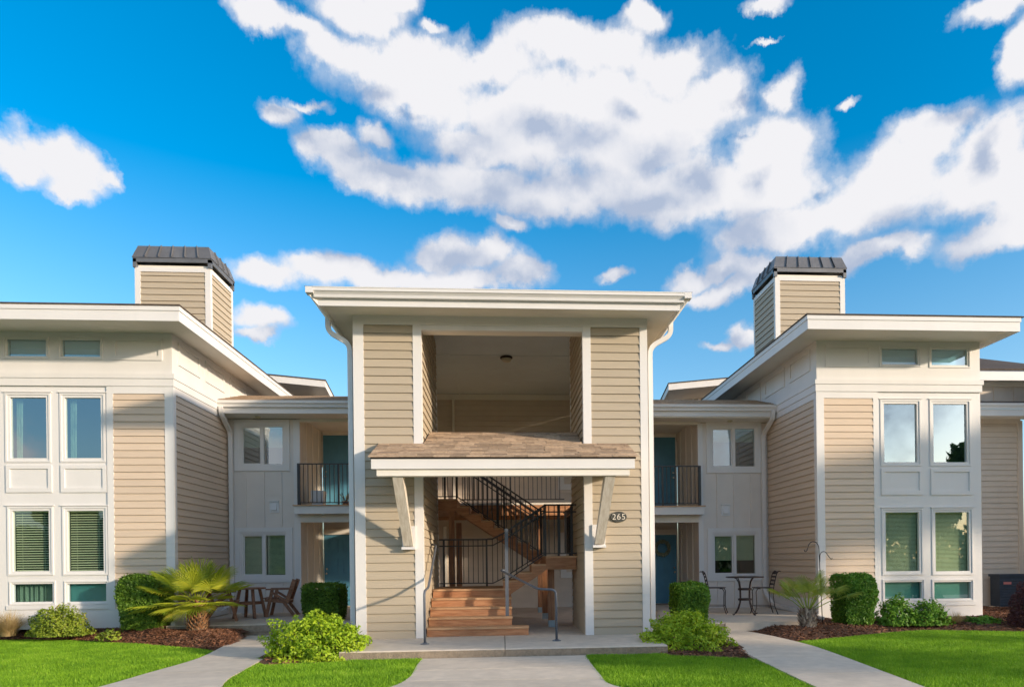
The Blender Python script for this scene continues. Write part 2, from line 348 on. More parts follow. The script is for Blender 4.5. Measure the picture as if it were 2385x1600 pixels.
def link(name, me, parent, loc, kind=None, label=None, rot=None):
    o = bpy.data.objects.new(name, me); COL.objects.link(o)
    loc = Vector(loc)
    if parent is not None: o.parent = parent; o.location = loc - WO[parent]
    else: o.location = loc
    if rot: o.rotation_euler = rot
    WO[o] = loc
    if kind: o['kind'] = kind
    if label: o['label'] = label
    return o
def tag(o, label, cat, group=None):
    o['label'] = label; o['category'] = cat
    if group: o['group'] = group
    return o
EXPS = .1524
_pl = {}
def plank_mesh(L, h, m, name='siding_plank'):
    key = (round(L, 3), round(h, 3), m)
    if key in _pl: return _pl[key]
    b = MB(); t0, t1 = .030, .009
    b.hull8([(0,-t0,0),(L,-t0,0),(L,.0,0),(0,.0,0),(0,-t1,h-.007),(L,-t1,h-.007),(L,0,h-.007),(0,0,h-.007)])
    me = bpy.data.meshes.new(name); me.from_pydata(b.v, [], b.f); me.materials.append(MT[m]); _pl[key] = me
    return me
def siding(parent, start, ang, L, z0, z1, m, base=0.0):
    """lapped planks on a wall face that starts at plan point start and runs L along angle ang; outward is to the right"""
    k = math.floor((z0-base)/EXPS + 1e-6)
    z = base + k*EXPS
    while z < z1 - .004:
        a = max(z, z0); b = min(z+EXPS, z1)
        if b - a > .012:
            link('siding_plank', plank_mesh(L, b-a-.0005, m), parent, (start[0], start[1], a), rot=(0, 0, ang))
        z += EXPS
def ring(mb, x0, x1, z0, z1, w, y0, y1, wb=None):    # a rectangular frame in the XZ plane
    wb = wb or w
    mb.box(x0, x1, y0, y1, z1-w, z1); mb.box(x0, x1, y0, y1, z0, z0+wb)
    mb.box(x0, x0+w, y0, y1, z0+wb, z1-w); mb.box(x1-w, x1, y0, y1, z0+wb, z1-w)
    return mb
def cells(mb, x0, x1, z0, z1, holes, y0, y1):      # a wall with rectangular openings
    zs = sorted({z0, z1, *[min(max(h[i], z0), z1) for h in holes for i in (2, 3)]})
    for a, b in zip(zs, zs[1:]):
        if b - a < 1e-5: continue
        zm = (a+b)/2; cur = x0
        for h in sorted(h for h in holes if h[2] < zm < h[3]):
            if h[0] > cur: mb.box(cur, h[0], y0, y1, a, b)
            cur = max(cur, h[1])
        if cur < x1: mb.box(cur, x1, y0, y1, a, b)
    return mb
_slat = {}
def window(parent, x0, x1, z0, z1, yw, inside='blind', frame=.07, split=False, casing=0, glass='glass', casing_bot=None, slat=.042, cover=1.0, label=None):
    """window unit in a wall facing -Y; x0..x1, z0..z1 is the unit's outer edge; yw the wall face"""
    fr = MB(); ring(fr, x0, x1, z0, z1, frame*.45, yw-.018, yw+.09)
    i = frame*.45; ring(fr, x0+i, x1-i, z0+i, z1-i, frame*.62, yw+.0, yw+.09)
    gx0, gx1, gz0, gz1 = x0+frame, x1-frame, z0+frame, z1-frame
    if casing:
        ring(fr, x0-casing, x1+casing, z0-(casing_bot or casing), z1+casing, casing, yw-.032, yw+.005, wb=(casing_bot or casing))
    xm = (x0+x1)/2
    if split: fr.box(xm-.04, xm+.04, yw-.008, yw+.075, gz0, gz1)
    w = mk('window', fr, 'white', parent, label=label)
    spans = [(gx0, xm-.04, .05), (xm+.04, gx1, .03)] if split else [(gx0, gx1, .045)]
    for (a, b, dy) in spans:
        p = MB(); p.quad((a, yw+dy, gz0), (b, yw+dy, gz0), (b, yw+dy, gz1), (a, yw+dy, gz1)); mk('pane', p, glass, w)
        if split and dy == .05:
            s = MB(); ring(s, a, b, gz0, gz1, .028, yw+.035, yw+.07); mk('sash', s, 'white', w)
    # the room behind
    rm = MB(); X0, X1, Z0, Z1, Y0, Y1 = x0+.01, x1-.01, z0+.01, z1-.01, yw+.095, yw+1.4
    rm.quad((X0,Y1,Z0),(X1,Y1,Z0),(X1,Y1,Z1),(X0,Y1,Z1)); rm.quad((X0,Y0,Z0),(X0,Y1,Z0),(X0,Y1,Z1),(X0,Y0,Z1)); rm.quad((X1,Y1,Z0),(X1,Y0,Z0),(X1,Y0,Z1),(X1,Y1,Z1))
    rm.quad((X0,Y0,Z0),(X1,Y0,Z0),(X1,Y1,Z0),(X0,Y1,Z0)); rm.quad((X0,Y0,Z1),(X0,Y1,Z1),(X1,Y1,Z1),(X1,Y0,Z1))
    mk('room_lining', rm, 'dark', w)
    if inside == 'blind':
        for (a, b, dy) in spans:
            bl = MB(); sf = .22 if slat > .05 else .42; z = gz1 - .03; zb = gz1 - (gz1-gz0)*cover
            bl.box(a+.01, b-.01, yw+.10, yw+.13, gz1-.03, gz1)
            while z > zb + .01:
                bl.quad((a+.012, yw+.103, z-slat*sf), (b-.012, yw+.103, z-slat*sf), (b-.012, yw+.125, z+slat*sf*.8), (a+.012, yw+.125, z+slat*sf*.8)); z -= slat
            for q in (.2, .8):
                xx = a + (b-a)*q; bl.box(xx-.002, xx+.002, yw+.099, yw+.101, zb, gz1)
            mk('blind', bl, 'blind', w, kind='stuff')
    elif inside == 'curtain':
        c = MB(); n = 60
        for q in range(n):
            xa = gx0 + (gx1-gx0)*q/n; xb = gx0 + (gx1-gx0)*(q+1)/n
            ya = yw+.16+.025*math.sin(q*.85)+.01*math.sin(q*2.3); yb = yw+.16+.025*math.sin((q+1)*.85)+.01*math.sin((q+1)*2.3)
            c.quad((xa, ya, gz0), (xb, yb, gz0), (xb, yb, gz1), (xa, ya, gz1))
        mk('curtain', c, 'curtain', w)
    elif inside == 'drape':
        c = MB(); n = 16
        for q in range(n):
            xa = gx0 + .16*(gx1-gx0)*q/n; xb = gx0 + .16*(gx1-gx0)*(q+1)/n
            ya = yw+.2+.02*math.sin(q*1.2); yb = yw+.2+.02*math.sin((q+1)*1.2)
            c.quad((xa, ya, gz0), (xb, yb, gz0), (xb+.02, yb, gz1), (xa, ya, gz1))
        mk('curtain', c, 'curtain', w)
    elif inside == 'pale':
        c = MB(); c.quad((gx0, yw+.12, gz0), (gx1, yw+.12, gz0), (gx1, yw+.12, gz1), (gx0, yw+.12, gz1)); mk('roller_shade', c, 'skypale', w)  # sheet behind clerestory glass, the sky's pale reflection put into its colour
    elif inside == 'shade':
        c = MB(); c.quad((gx0, yw+.12, gz0), (gx1, yw+.12, gz0), (gx1, yw+.12, gz1), (gx0, yw+.12, gz1)); mk('roller_shade', c, 'shade', w)
    return w
def door(parent, x0, x1, z0, z1, y, handle_x, label=None):
    d = MB(); d.box(x0, x1, y+.0, y+.05, z0, z1); dr = mk('door', d, 'door', parent, label=label)
    w = x1-x0; h = z1-z0; s = w*.14
    for (pa, pb) in ((.06, .25), (.32, .55), (.62, .93)):
        za, zb = z0 + h*(1-pb), z0 + h*(1-pa)
        for (xa, xb) in ((x0+s, x0+w/2-s*.45), (x0+w/2+s*.45, x1-s)):
            q = MB(); ring(q, xa, xb, za, zb, .018, y-.010, y+.001); ring(q, xa+.035, xb-.035, za+.035, zb-.035, .012, y-.007, y+.001); mk('door_panel', q, 'door', dr)
    k = MB()
    for zz in (z0+h*.455, z0+h*.52):
        k.tube([(handle_x, y+.0, zz), (handle_x, y-.03, zz)], .026, 12); 
    k.tube([(handle_x, y-.03, z0+h*.455), (handle_x, y-.07, z0+h*.455)], .03, 12)
    mk('door_handle', k, 'nickel', dr)
    return dr

# ---------------------------------------------------------------- the ground
g = MB(); S = 600
g.quad((-S, -S, -.20), (S, -S, -.20), (S, S, -.20), (-S, S, -.20))
mk('ground', g, 'turf', None, kind='structure')

def inpoly(px, py, poly):
    ins = np.zeros(len(px), bool); n = len(poly)
    for i in range(n):
        x1, y1 = poly[i]; x2, y2 = poly[(i+1) % n]
        c = ((y1 > py) != (y2 > py)); xi = (x2-x1)*(py-y1)/((y2-y1) if y2 != y1 else 1e-9) + x1
        ins ^= c & (px < xi)
    return ins
def edge_dist(px, py, poly):
    d = np.full(len(px), 1e9); n = len(poly)
    for i in range(n):
        a = np.array(poly[i]); b = np.array(poly[(i+1) % n]); ab = b-a
        t = np.clip(((px-a[0])*ab[0]+(py-a[1])*ab[1])/max(1e-9, ab@ab), 0, 1)
        d = np.minimum(d, np.hypot(px-a[0]-t*ab[0], py-a[1]-t*ab[1]))
    return d
def curve(pts, n=6):      # Catmull-Rom through plan points
    P = [np.array(p, float) for p in pts]; P = [2*P[0]-P[1]] + P + [2*P[-1]-P[-2]]; out = []
    for i in range(1, len(P)-2):
        for k in range(n):
            t = k/n
            out.append(tuple(.5*((2*P[i]) + (-P[i-1]+P[i+1])*t + (2*P[i-1]-5*P[i]+4*P[i+1]-P[i+2])*t*t + (-P[i-1]+3*P[i]-3*P[i+1]+P[i+2])*t**3)))
    out.append(tuple(P[-2])); return out
bed_edge_L = curve([(-16, 2.5), (-12, 2.45), (-10.3, 2.3), (-9.0, 2.15), (-7.35, 1.35), (-6.15, .65), (-5.02, -.15)])
bed_edge_R = curve([(5.16, -.6), (6.05, -.2), (7.5, .5), (8.6, .8), (10.1, .25), (12, -.2), (16, -.6)])
pathL_left = curve([(-5.42, 2.25), (-5.2, .9), (-4.95, -.5), (-4.86, -1.4), (-4.93, -2.6), (-5.0, -3.7), (-5.3, -5.2)])
pathL_right = curve([(-4.1, 2.25), (-3.95, .9), (-3.82, -.5), (-3.76, -1.5), (-3.66, -2.6), (-3.56, -3.4), (-3.2, -4.6)])
pathR_left = curve([(3.86, 1.35), (3.9, .4), (3.9, -.6), (3.86, -1.3), (3.76, -2.4), (3.68, -3.4), (3.56, -5.2)])
pathR_right = curve([(4.95, 1.35), (5.12, .4), (5.2, -.6), (5.2, -1.4), (5.1, -2.4), (4.98, -3.4), (4.76, -5.2)])
pathC_left = curve([(-1.27, -1.66), (-1.27, -2.4), (-1.24, -3.0), (-1.25, -3.5), (-1.36, -4.0), (-1.7, -4.6)])
pathC_right = curve([(1.29, -1.66), (1.27, -2.4), (1.26, -3.0), (1.26, -3.6), (1.28, -4.2), (1.6, -4.8)])

def strip_slabs(name, L, Rr, ztop, per):
    """a walkway cast in panels with recessed joints between them"""
    base = MB(); n = len(L)
    for i in range(n-1):
        base.hull8([(*L[i+1], -.22), (*Rr[i+1], -.22), (*Rr[i], -.22), (*L[i], -.22), (*L[i+1], ztop-.03), (*Rr[i+1], ztop-.03), (*Rr[i], ztop-.03), (*L[i], ztop-.03)])
    b = mk(name, base, 'gap', None, kind='structure')
    for i in range(0, n-1, per):
        j = min(i+per, n-1); s = MB()
        Ls = [np.array(p) for p in L[i:j+1]]; Rs = [np.array(p) for p in Rr[i:j+1]]
        g_ = .006
        def trim(P):
            P = [p.copy() for p in P]
            d = (P[1]-P[0]); P[0] = P[0] + d/np.linalg.norm(d)*g_
            d = (P[-2]-P[-1]); P[-1] = P[-1] + d/np.linalg.norm(d)*g_
            return P
        Ls, Rs = trim(Ls), trim(Rs)
        m = len(Ls); n0 = 0
        for q in range(m):
            s.v += [(*Ls[q], ztop), (*Rs[q], ztop), (*Ls[q], ztop-.11), (*Rs[q], ztop-.11)]
        for q in range(m-1):
            a = 4*q; c = a+4
            s.f += [(a, a+1, c+1, c)][::1]; s.f += [(a, c, c+2, a+2), (a+1, a+3, c+3, c+1)]
        s.f += [(0, 2, 3, 1), (4*m-4, 4*m-3, 4*m-1, 4*m-2)]
        mk('concrete_panel', s, 'concrete', b)
    return b
strip_slabs('path', pathL_left, pathL_right, -.115, 8)
strip_slabs('path', pathR_left, pathR_right, -.115, 8)
strip_slabs('path', pathC_left, pathC_right, -.128, 10)
# a cross walk in front of the lawns
b = MB(); b.box(-30, 30, -7.2, -5.35, -.22, -.125); mk('pavement', b, 'concrete', None, kind='structure')

# entrance slab with a joint in it
b = MB(); b.box(-2.50, 2.60, -1.64, 7.7, -.20, -.012); sl = mk('entrance_slab', b, 'concrete_edge', None, kind='structure')
def panel(parent, x0, x1, y0, y1, z):
    s = MB(); g_ = .005; r_ = .018
    s.hull8([(x0+g_, y0, z-.16), (x1-g_, y0, z-.16), (x1-g_, y1-g_, z-.16), (x0+g_, y1-g_, z-.16), (x0+g_, y0, z-r_), (x1-g_, y0, z-r_), (x1-g_, y1-g_, z-r_), (x0+g_, y1-g_, z-r_)])
    s.hull8([(x0+g_, y0+.0005, z-r_), (x1-g_, y0+.0005, z-r_), (x1-g_, y1-g_, z-r_), (x0+g_, y1-g_, z-r_), (x0+g_+.004, y0+r_, z), (x1-g_-.004, y0+r_, z), (x1-g_-.004, y1-g_, z), (x0+g_+.004, y1-g_, z)])
    o = mk('concrete_panel', s, 'concrete', parent)
    f = MB(); f.box(x0+g_, x1-g_, y0-.003, y0-.001, z-.16, z-r_)
    mk('rough_edge', f, 'concrete_edge', o)
    return o
for x0, x1 in ((-2.55, .02), (.02, 2.62)):
    panel(sl, x0, x1, -1.65, 2.2, 0); panel(sl, x0, x1, 2.2, 7.7, 0)
# patios
b = MB(); b.poly([(-6.95, 2.27), (-2.64, 2.27), (-2.64, 7.7), (-6.95, 7.7)], -.2, .085); pl = mk('patio', b, 'concrete_edge', None, kind='structure')
for x0, x1 in ((-6.98, -4.7), (-4.7, -2.65)):
    for y0, y1 in ((2.25, 4.6), (4.6, 7.7)): panel(pl, x0, x1, y0, y1, .115)
b = MB(); b.poly([(2.74, 1.37), (6.28, 1.37), (7.12, 2.62), (7.12, 7.7), (2.74, 7.7)], -.2, .02); pr = mk('patio', b, 'concrete_edge', None, kind='structure')
panel(pr, 2.72, 4.55, 1.35, 3.9, .05); panel(pr, 2.72, 4.55, 3.9, 7.7, .05); panel(pr, 4.55, 7.1, 3.9, 7.7, .05)
s = MB(); s.poly([(4.56, 1.35), (6.3, 1.35), (7.1, 2.6), (7.1, 3.89), (4.56, 3.89)], -.12, .05); mk('concrete_panel', s, 'concrete', pr)

# mulch beds as gently mounded sheets
def bed(name, poly, zf, res=.12):
    xs = [p[0] for p in poly]; ys = [p[1] for p in poly]
    nx = int((max(xs)-min(xs))/res)+2; ny = int((max(ys)-min(ys))/res)+2
    X = np.linspace(min(xs)-.06, max(xs)+.06, nx); Y = np.linspace(min(ys)-.06, max(ys)+.06, ny)
    gx, gy = np.meshgrid(X, Y); ins = inpoly(gx.ravel(), gy.ravel(), poly).reshape(ny, nx)
    mb = MB(); idx = -np.ones((ny, nx), int)
    for j in range(ny-1):
        for i in range(nx-1):
            if ins[j, i] or ins[j+1, i] or ins[j, i+1] or ins[j+1, i+1]:
                q = []
                for (a, c) in ((j, i), (j, i+1), (j+1, i+1), (j+1, i)):
                    if idx[a, c] < 0:
                        idx[a, c] = len(mb.v); x, y = float(X[c]), float(Y[a]); mb.v.append((x, y, zf(x, y)))
                    q.append(int(idx[a, c]))
                mb.f.append(tuple(q))
    return mk(name, mb, 'soil', None, smoothf=True, kind='structure')
def sst(t): t = min(1, max(0, t)); return t*t*(3-2*t)
rn = random.Random(3)
def wob(x, y): return .012*math.sin(x*5.1+y*3.3)+.010*math.sin(x*2.3-y*6.1)
def zL(x, y):
    e = np.interp(x, [p[0] for p in bed_edge_L], [p[1] for p in bed_edge_L])
    t = sst((y-e)/1.0)*sst((-4.98-x)/.55+.1); return -.165 + (.245 if x < -7 else .20)*t + wob(x, y)*t
def zR(x, y):
    e = np.interp(x, [p[0] for p in bed_edge_R], [p[1] for p in bed_edge_R])
    t = sst((y-e)/1.0)*sst((x-5.05)/.6); return -.165 + .02*(x < 5.6) + .13*t + wob(x, y)*t
polyL = bed_edge_L + [(-4.98, -.1), (-5.1, .9), (-5.42, 2.25), (-5.45, 2.4), (-6.95, 2.4), (-6.95, 2.9), (-16, 2.9)]
polyR = bed_edge_R + [(16, 6.5), (11.0, 6.5), (11.0, 2.9), (7.0, 2.9), (6.1, 1.6), (5.0, 1.6), (5.0, 1.3), (5.13, .4), (5.2, -.3)]
bed('mulch_bed', polyL, zL); bed('mulch_bed', polyR, zR)
polyLL = [(-3.80, 2.3), (-3.78, -1.2), (-3.55, -2.05), (-2.5, -1.9), (-2.45, -1.0), (-2.6, 2.3)]
polyRR = [(2.6, 2.3), (2.5, -1.0), (2.5, -1.85), (3.1, -2.1), (3.78, -2.5), (3.95, -1.0), (3.95, 1.4), (2.8, 1.4)]
def zS(x, y): return -.165 + .075*sst((y+2.2)/1.2) + wob(x, y)
bed('mulch_bed', polyLL, zS); bed('mulch_bed', polyRR, zS)
def chips(polys, n, name='mulch_chips'):
    V = []; F = []
    for poly, zf, cnt in polys:
        xs = np.array([p[0] for p in poly]); ys = np.array([p[1] for p in poly])
        x = rng.uniform(max(xs.min(), -11.5), min(xs.max(), 14), cnt*2); y = rng.uniform(ys.min(), ys.max(), cnt*2)
        k = inpoly(x, y, poly); x, y = x[k][:cnt], y[k][:cnt]
        for a, c in zip(x, y):
            z = zf(a, c) + .006 + .012*rng.random(); t = rng.uniform(0, 6.28); L = rng.uniform(.012, .04); W = rng.uniform(.004, .011)
            dx, dy = math.cos(t)*L, math.sin(t)*L; wx, wy = -math.sin(t)*W, math.cos(t)*W; tz = rng.uniform(-.014, .014); tw = rng.uniform(-.008, .008)
            n0 = len(V); V += [(a-dx-wx, c-dy-wy, z-tz-tw), (a+dx-wx, c+dy-wy, z+tz-tw), (a+dx+wx, c+dy+wy, z+tz+tw), (a-dx+wx, c-dy+wy, z-tz+tw)]
            F.append((n0, n0+1, n0+2, n0+3))
    mb = MB(); mb.v, mb.f = V, F; mk(name, mb, 'chip', None, kind='stuff')
chips([(polyL, zL, 14000), (polyR, zR, 15000), (polyLL, zS, 3000), (polyRR, zS, 3500)], 0)

# lawns
def lawn(poly, dens, zg=-.165):
    b = MB(); P = [(float(a), float(c)) for a, c in poly]
    b.poly(P, -.21, zg)
    mk('lawn', b, 'turf', None, kind='structure')
    xs = np.array([p[0] for p in poly]); ys = np.array([p[1] for p in poly])
    x0, x1, y0, y1 = max(xs.min(), -11.5), min(xs.max(), 14.5), max(ys.min(), -5.2), ys.max()
    x0 -= .03; x1 += .03; y1 += .03
    n = int((x1-x0)*(y1-y0)*dens)
    x = rng.uniform(x0, x1, n); y = rng.uniform(y0, y1, n)
    d = edge_dist(x, y, poly); ins = inpoly(x, y, poly)
    k = (ins) | (d < .025*rng.random(n)); x, y, d = x[k], y[k], d[k]; n = len(x)
    clump = .5 + .5*np.sin(x*3.1+1.7*np.sin(y*2.3))*np.sin(y*4.3+1.3*np.sin(x*1.9))
    hgt = (.042 + .028*rng.random(n) + .014*clump) * np.clip(.75 + d*4, 0, 1)
    t = rng.uniform(0, 2*np.pi, n); w = rng.uniform(.0030, .0064, n)
    lean = rng.uniform(.0, .038, n); lt = rng.uniform(0, 2*np.pi, n)
    wx, wy = np.cos(t)*w, np.sin(t)*w; lx, ly = np.cos(lt)*lean, np.sin(lt)*lean
    V = np.empty((n, 5, 3)); z = np.full(n, zg)
    V[:, 0] = np.stack([x-wx, y-wy, z], 1); V[:, 1] = np.stack([x+wx, y+wy, z], 1)
    V[:, 2] = np.stack([x+wx*.8+lx*.4, y+wy*.8+ly*.4, z+hgt*.6], 1); V[:, 3] = np.stack([x-wx*.8+lx*.4, y-wy*.8+ly*.4, z+hgt*.6], 1)
    V[:, 4] = np.stack([x+lx, y+ly, z+hgt], 1)
    me = bpy.data.meshes.new('grass')
    me.vertices.add(n*5); me.vertices.foreach_set('co', V.ravel())
    b0 = np.arange(n)*5
    loops = np.stack([b0, b0+1, b0+2, b0+3, b0+3, b0+2, b0+4], 1).ravel()
    ls = np.stack([np.arange(n)*7, np.arange(n)*7+4], 1).ravel(); lt_ = np.tile([4, 3], n)
    me.loops.add(n*7); me.loops.foreach_set('vertex_index', loops.astype(np.int32))
    me.polygons.add(n*2); me.polygons.foreach_set('loop_start', ls.astype(np.int32)); me.polygons.foreach_set('loop_total', lt_.astype(np.int32))
    me.update(calc_edges=True); me.materials.append(MT['grass'])
    link('grass', me, None, (0, 0, 0), kind='stuff')
iL = [p for p in pathL_left if p[1] < -.15]
lawn(bed_edge_L + iL + [(-5.3, -5.3), (-16, -5.3)], 5200)
iR = [p for p in pathR_right if p[1] < -.6]
lawn(bed_edge_R[::-1] + iR + [(4.76, -5.3), (16, -5.3)], 5200)
iCL = [p for p in pathL_right if p[1] < -1.5]
lawn([(-3.55, -2.02), (-2.5, -1.85), (-2.4, -1.67), (-1.3, -1.67)] + pathC_left[1:] + [(-1.8, -5.0), (-3.1, -5.0)] + iCL[::-1], 5600)
iCR = [p for p in pathR_left if p[1] < -2.4]
lawn([(1.32, -1.67), (2.55, -1.67), (2.6, -1.95), (3.1, -2.1), (3.75, -2.5)] + iCR + [(3.5, -5.0), (1.7, -5.0)] + pathC_right[::-1][:-1], 5600)

# ---------------------------------------------------------------- entrance pavilion
PV = root('entrance_pavilion', (0, 0, 0), 'two-storey beige entrance pavilion over the open stair, with small shingled awning', 'building')
def box(name, m, parent, *d, **k):
    b = MB()
    for q in ([d] if not isinstance(d[0], (tuple, list)) else d): b.box(*q)
    return mk(name, b, m, parent, **k)
XL0, XL1, XL2, XL3 = -2.63, -2.445, -1.572, -1.42
XR3, XR2, XR1, XR0 = 1.50, 1.65, 2.56, 2.70
YLb, YRb = 2.85, 2.35                     # rear ends of the two piers
# pier cores
box('wall', 'khaki', PV, XL0+.02, XL3-.02, .03, YLb-.02, 0, 5.75)
box('wall', 'khaki', PV, XR3+.02, XR0-.02, .03, YRb-.02, 0, 5.75)
siding(PV, (XL1, .03), 0, XL2-XL1, 0, 5.635, 'khaki'); siding(PV, (XR2, .03), 0, XR1-XR2, 0, 5.635, 'khaki')
# inner returns and outer sides
siding(PV, (XL3-.02, .13), R(90), YLb-.20, 0, 6.2, 'khaki')
siding(PV, (XR3+.02, YRb-.07), R(-90), YRb-.20, 0, 6.2, 'khaki')
siding(PV, (XL0+.02, YLb-.07), R(-90), YLb-.2, 0, 5.72, 'khaki'); siding(PV, (XR0-.02, .13), R(90), YRb-.2, 0, 5.72, 'khaki')
for (a, b_) in ((XL0, XL1), (XL2, XL3), (XR3, XR2), (XR1, XR0)): box('corner_trim', 'white', PV, a, b_, 0, .13, .004, 5.64)
box('corner_trim', 'white', PV, (XL3-.045, XL3+.004, YLb-.07, YLb, 0, 6.2)); box('corner_trim', 'white', PV, (XR3-.004, XR3+.045, YRb-.07, YRb, 0, 6.2))
box('frieze_board', 'white', PV, (XL0, XR0, .0, .12, 5.64, 5.80)); box('frieze_board', 'white', PV, (XL3-.1, XR3+.1, .015, .12, 5.555, 5.639))
# inner walls above the piers back to the breezeway, ceiling and rear wall
box('wall', 'khaki', PV, (XL0+.02, XL3-.021, .03, YLb-.02, 5.76, 6.27), (XR3+.021, XR0-.02, .03, YRb-.02, 5.76, 6.27))
box('lintel', 'white2', PV, XL3-.1, XR3+.1, .125, .30, 5.556, 6.26)
cl = MB(); cl.box(-2.6, 2.66, .3, 7.68, 6.27, 6.30)
for x in (-1.2, .02, 1.22): cl.box(x-.018, x+.018, .31, 7.66, 6.258, 6.27)
cl.box(-2.5, 2.5, 3.88, 3.91, 6.2601, 6.27)
mk('ceiling', cl, 'ceiling', PV)
box('rear_wall', 'beige', PV, -2.62, 2.68, 7.72, 7.9, 0, 6.27)
siding(PV, (-2.62, 7.72), 0, 5.3, 0, 6.1, 'beige'); box('frieze_board', 'white2', PV, -2.6, 2.66, 7.66, 7.70, 6.10, 6.26)
box('trim_post', 'white2', PV, (-1.42, -1.36, 7.60, 7.69, 2.8, 6.1)); box('trim_post', 'white2', PV, (-1.72, -1.62, 7.62, 7.69, 0.1, 2.4))
window(PV, 1.76, 2.62, 3.55, 4.55, 7.69, 'blind', casing=.10); window(PV, 1.80, 2.62, .95, 2.10, 7.69, 'none', casing=.10)
# main roof: low hip with gutter, fascia and soffit
GX0, GX1, GY = -3.24, 3.33, -.74
so = MB(); so.box(-3.03, 3.12, -.60, -.001, 5.80, 5.83); so.box(-3.03, XL0-.001, -.001, 8.2, 5.80, 5.83); so.box(XR0+.001, 3.12, -.001, 8.2, 5.80, 5.83)
mk('soffit', so, 'white2', PV)
box('fascia', 'white', PV, (-3.06, 3.15, -.635, -.60, 5.725, 5.90)); box('fascia', 'white', PV, (-3.06, -3.03, -.60, 8.2, 5.725, 5.90)); box('fascia', 'white', PV, (3.12, 3.15, -.60, 8.2, 5.725, 5.90))
def gutter(parent, x0, x1, yb, zb, yf, zt, name='gutter'):
    """ogee gutter, back at yb, front lip at yf"""
    prof = [(yb, zb), (yb-(yb-yf)*.55, zb), (yb-(yb-yf)*.62, zb+(zt-zb)*.30), (yf+.02, zb+(zt-zb)*.52), (yf, zb+(zt-zb)*.60), (yf, zt-.015), (yf-.008, zt-.012), (yf-.008, zt), (yf+.015, zt), (yf+.015, zt-.04), (yb, zt-.04)]
    m_ = MB(); n = len(prof)
    for x in (x0, x1): m_.v += [(x, y, z) for y, z in prof]
    for i in range(n): m_.f.append((i, (i+1) % n, n+(i+1) % n, n+i))
    m_.f.append(tuple(range(n))[::-1]); m_.f.append(tuple(range(n, 2*n)))
    return mk(name, m_, 'white', parent)
gutter(PV, GX0+.12, GX1-.12, -.636, 5.845, -.76, 6.0)
# flared ends of the eave
for s, xe, xi in ((-1, GX0, -3.06), (1, GX1, 3.15)):
    a = [(xi, -.63, 5.735), (xi, 8.2, 5.735), (xe, 8.2, 5.93), (xe, -.72, 5.93)]
    bt = [(xi, -.63, 5.905), (xi, 8.2, 5.905), (xe, 8.2, 6.0), (xe, -.72, 6.0)]
    e = MB()
    if s < 0: e.hull8([a[0], a[1], a[2], a[3], bt[0], bt[1], bt[2], bt[3]])
    else: e.hull8([a[0], a[3], a[2], a[1], bt[0], bt[3], bt[2], bt[1]])
    mk('rake_board', e, 'white2', PV)
box('gutter_end', 'white', PV, (GX0, GX0+.125, -.762, -.60, 5.90, 6.0)); box('gutter_end', 'white', PV, (GX1-.125, GX1, -.762, -.60, 5.90, 6.0))
rf = MB(); zt = 6.012; rz = zt + 3.0*.30
Fp = [(GX0-.02, -.74), (GX1+.02, -.74), (GX1+.02, 11.5), (GX0-.02, 11.5)]
r1_, r2_ = (.04, 2.3), (.04, 8.4)
rf.quad((*Fp[0], zt), (*Fp[1], zt), (*r1_, rz)); rf.quad((*Fp[1], zt), (*Fp[2], zt), (*r2_, rz), (*r1_, rz)); rf.quad((*Fp[2], zt), (*Fp[3], zt), (*r2_, rz)); rf.quad((*Fp[3], zt), (*Fp[0], zt), (*r1_, rz), (*r2_, rz))
mk('roof', rf, 'shingle_dark', PV)
# downspouts of the pavilion
def strap(parent, pts, w, d, m='white', name='downspout'):
    b = MB(); pts = [Vector(p) for p in rounded(pts, .14, 5)]
    n = len(pts)
    for i, p in enumerate(pts):
        dr = (pts[min(i+1, n-1)]-pts[max(i-1, 0)]).normalized(); side = Vector((0, 1, 0)) if abs(dr.y) < .9 else Vector((1, 0, 0))
        nn = dr.cross(side).normalized(); side = nn.cross(dr).normalized()
        for i2, j2 in ((-1,-1),(1,-1),(1,1),(-1,1)): b.v.append(tuple(p + nn*(i2*w/2) + side*(j2*d/2)))
    for i in range(n-1):
        for k in range(4): b.f.append((4*i+k, 4*i+(k+1) % 4, 4*i+4+(k+1) % 4, 4*i+4+k))
    b.f.append((3,2,1,0)); b.f.append((4*n-4, 4*n-3, 4*n-2, 4*n-1))
    return mk(name, b, m, parent)
strap(PV, [(-3.10, .16, 5.80), (-3.10, .16, 5.55), (-2.715, .16, 5.33), (-2.715, .16, .0)], .085, .07)
strap(PV, [(3.18, .16, 5.80), (3.18, .16, 5.55), (2.785, .16, 5.33), (2.785, .16, .0)], .085, .07)
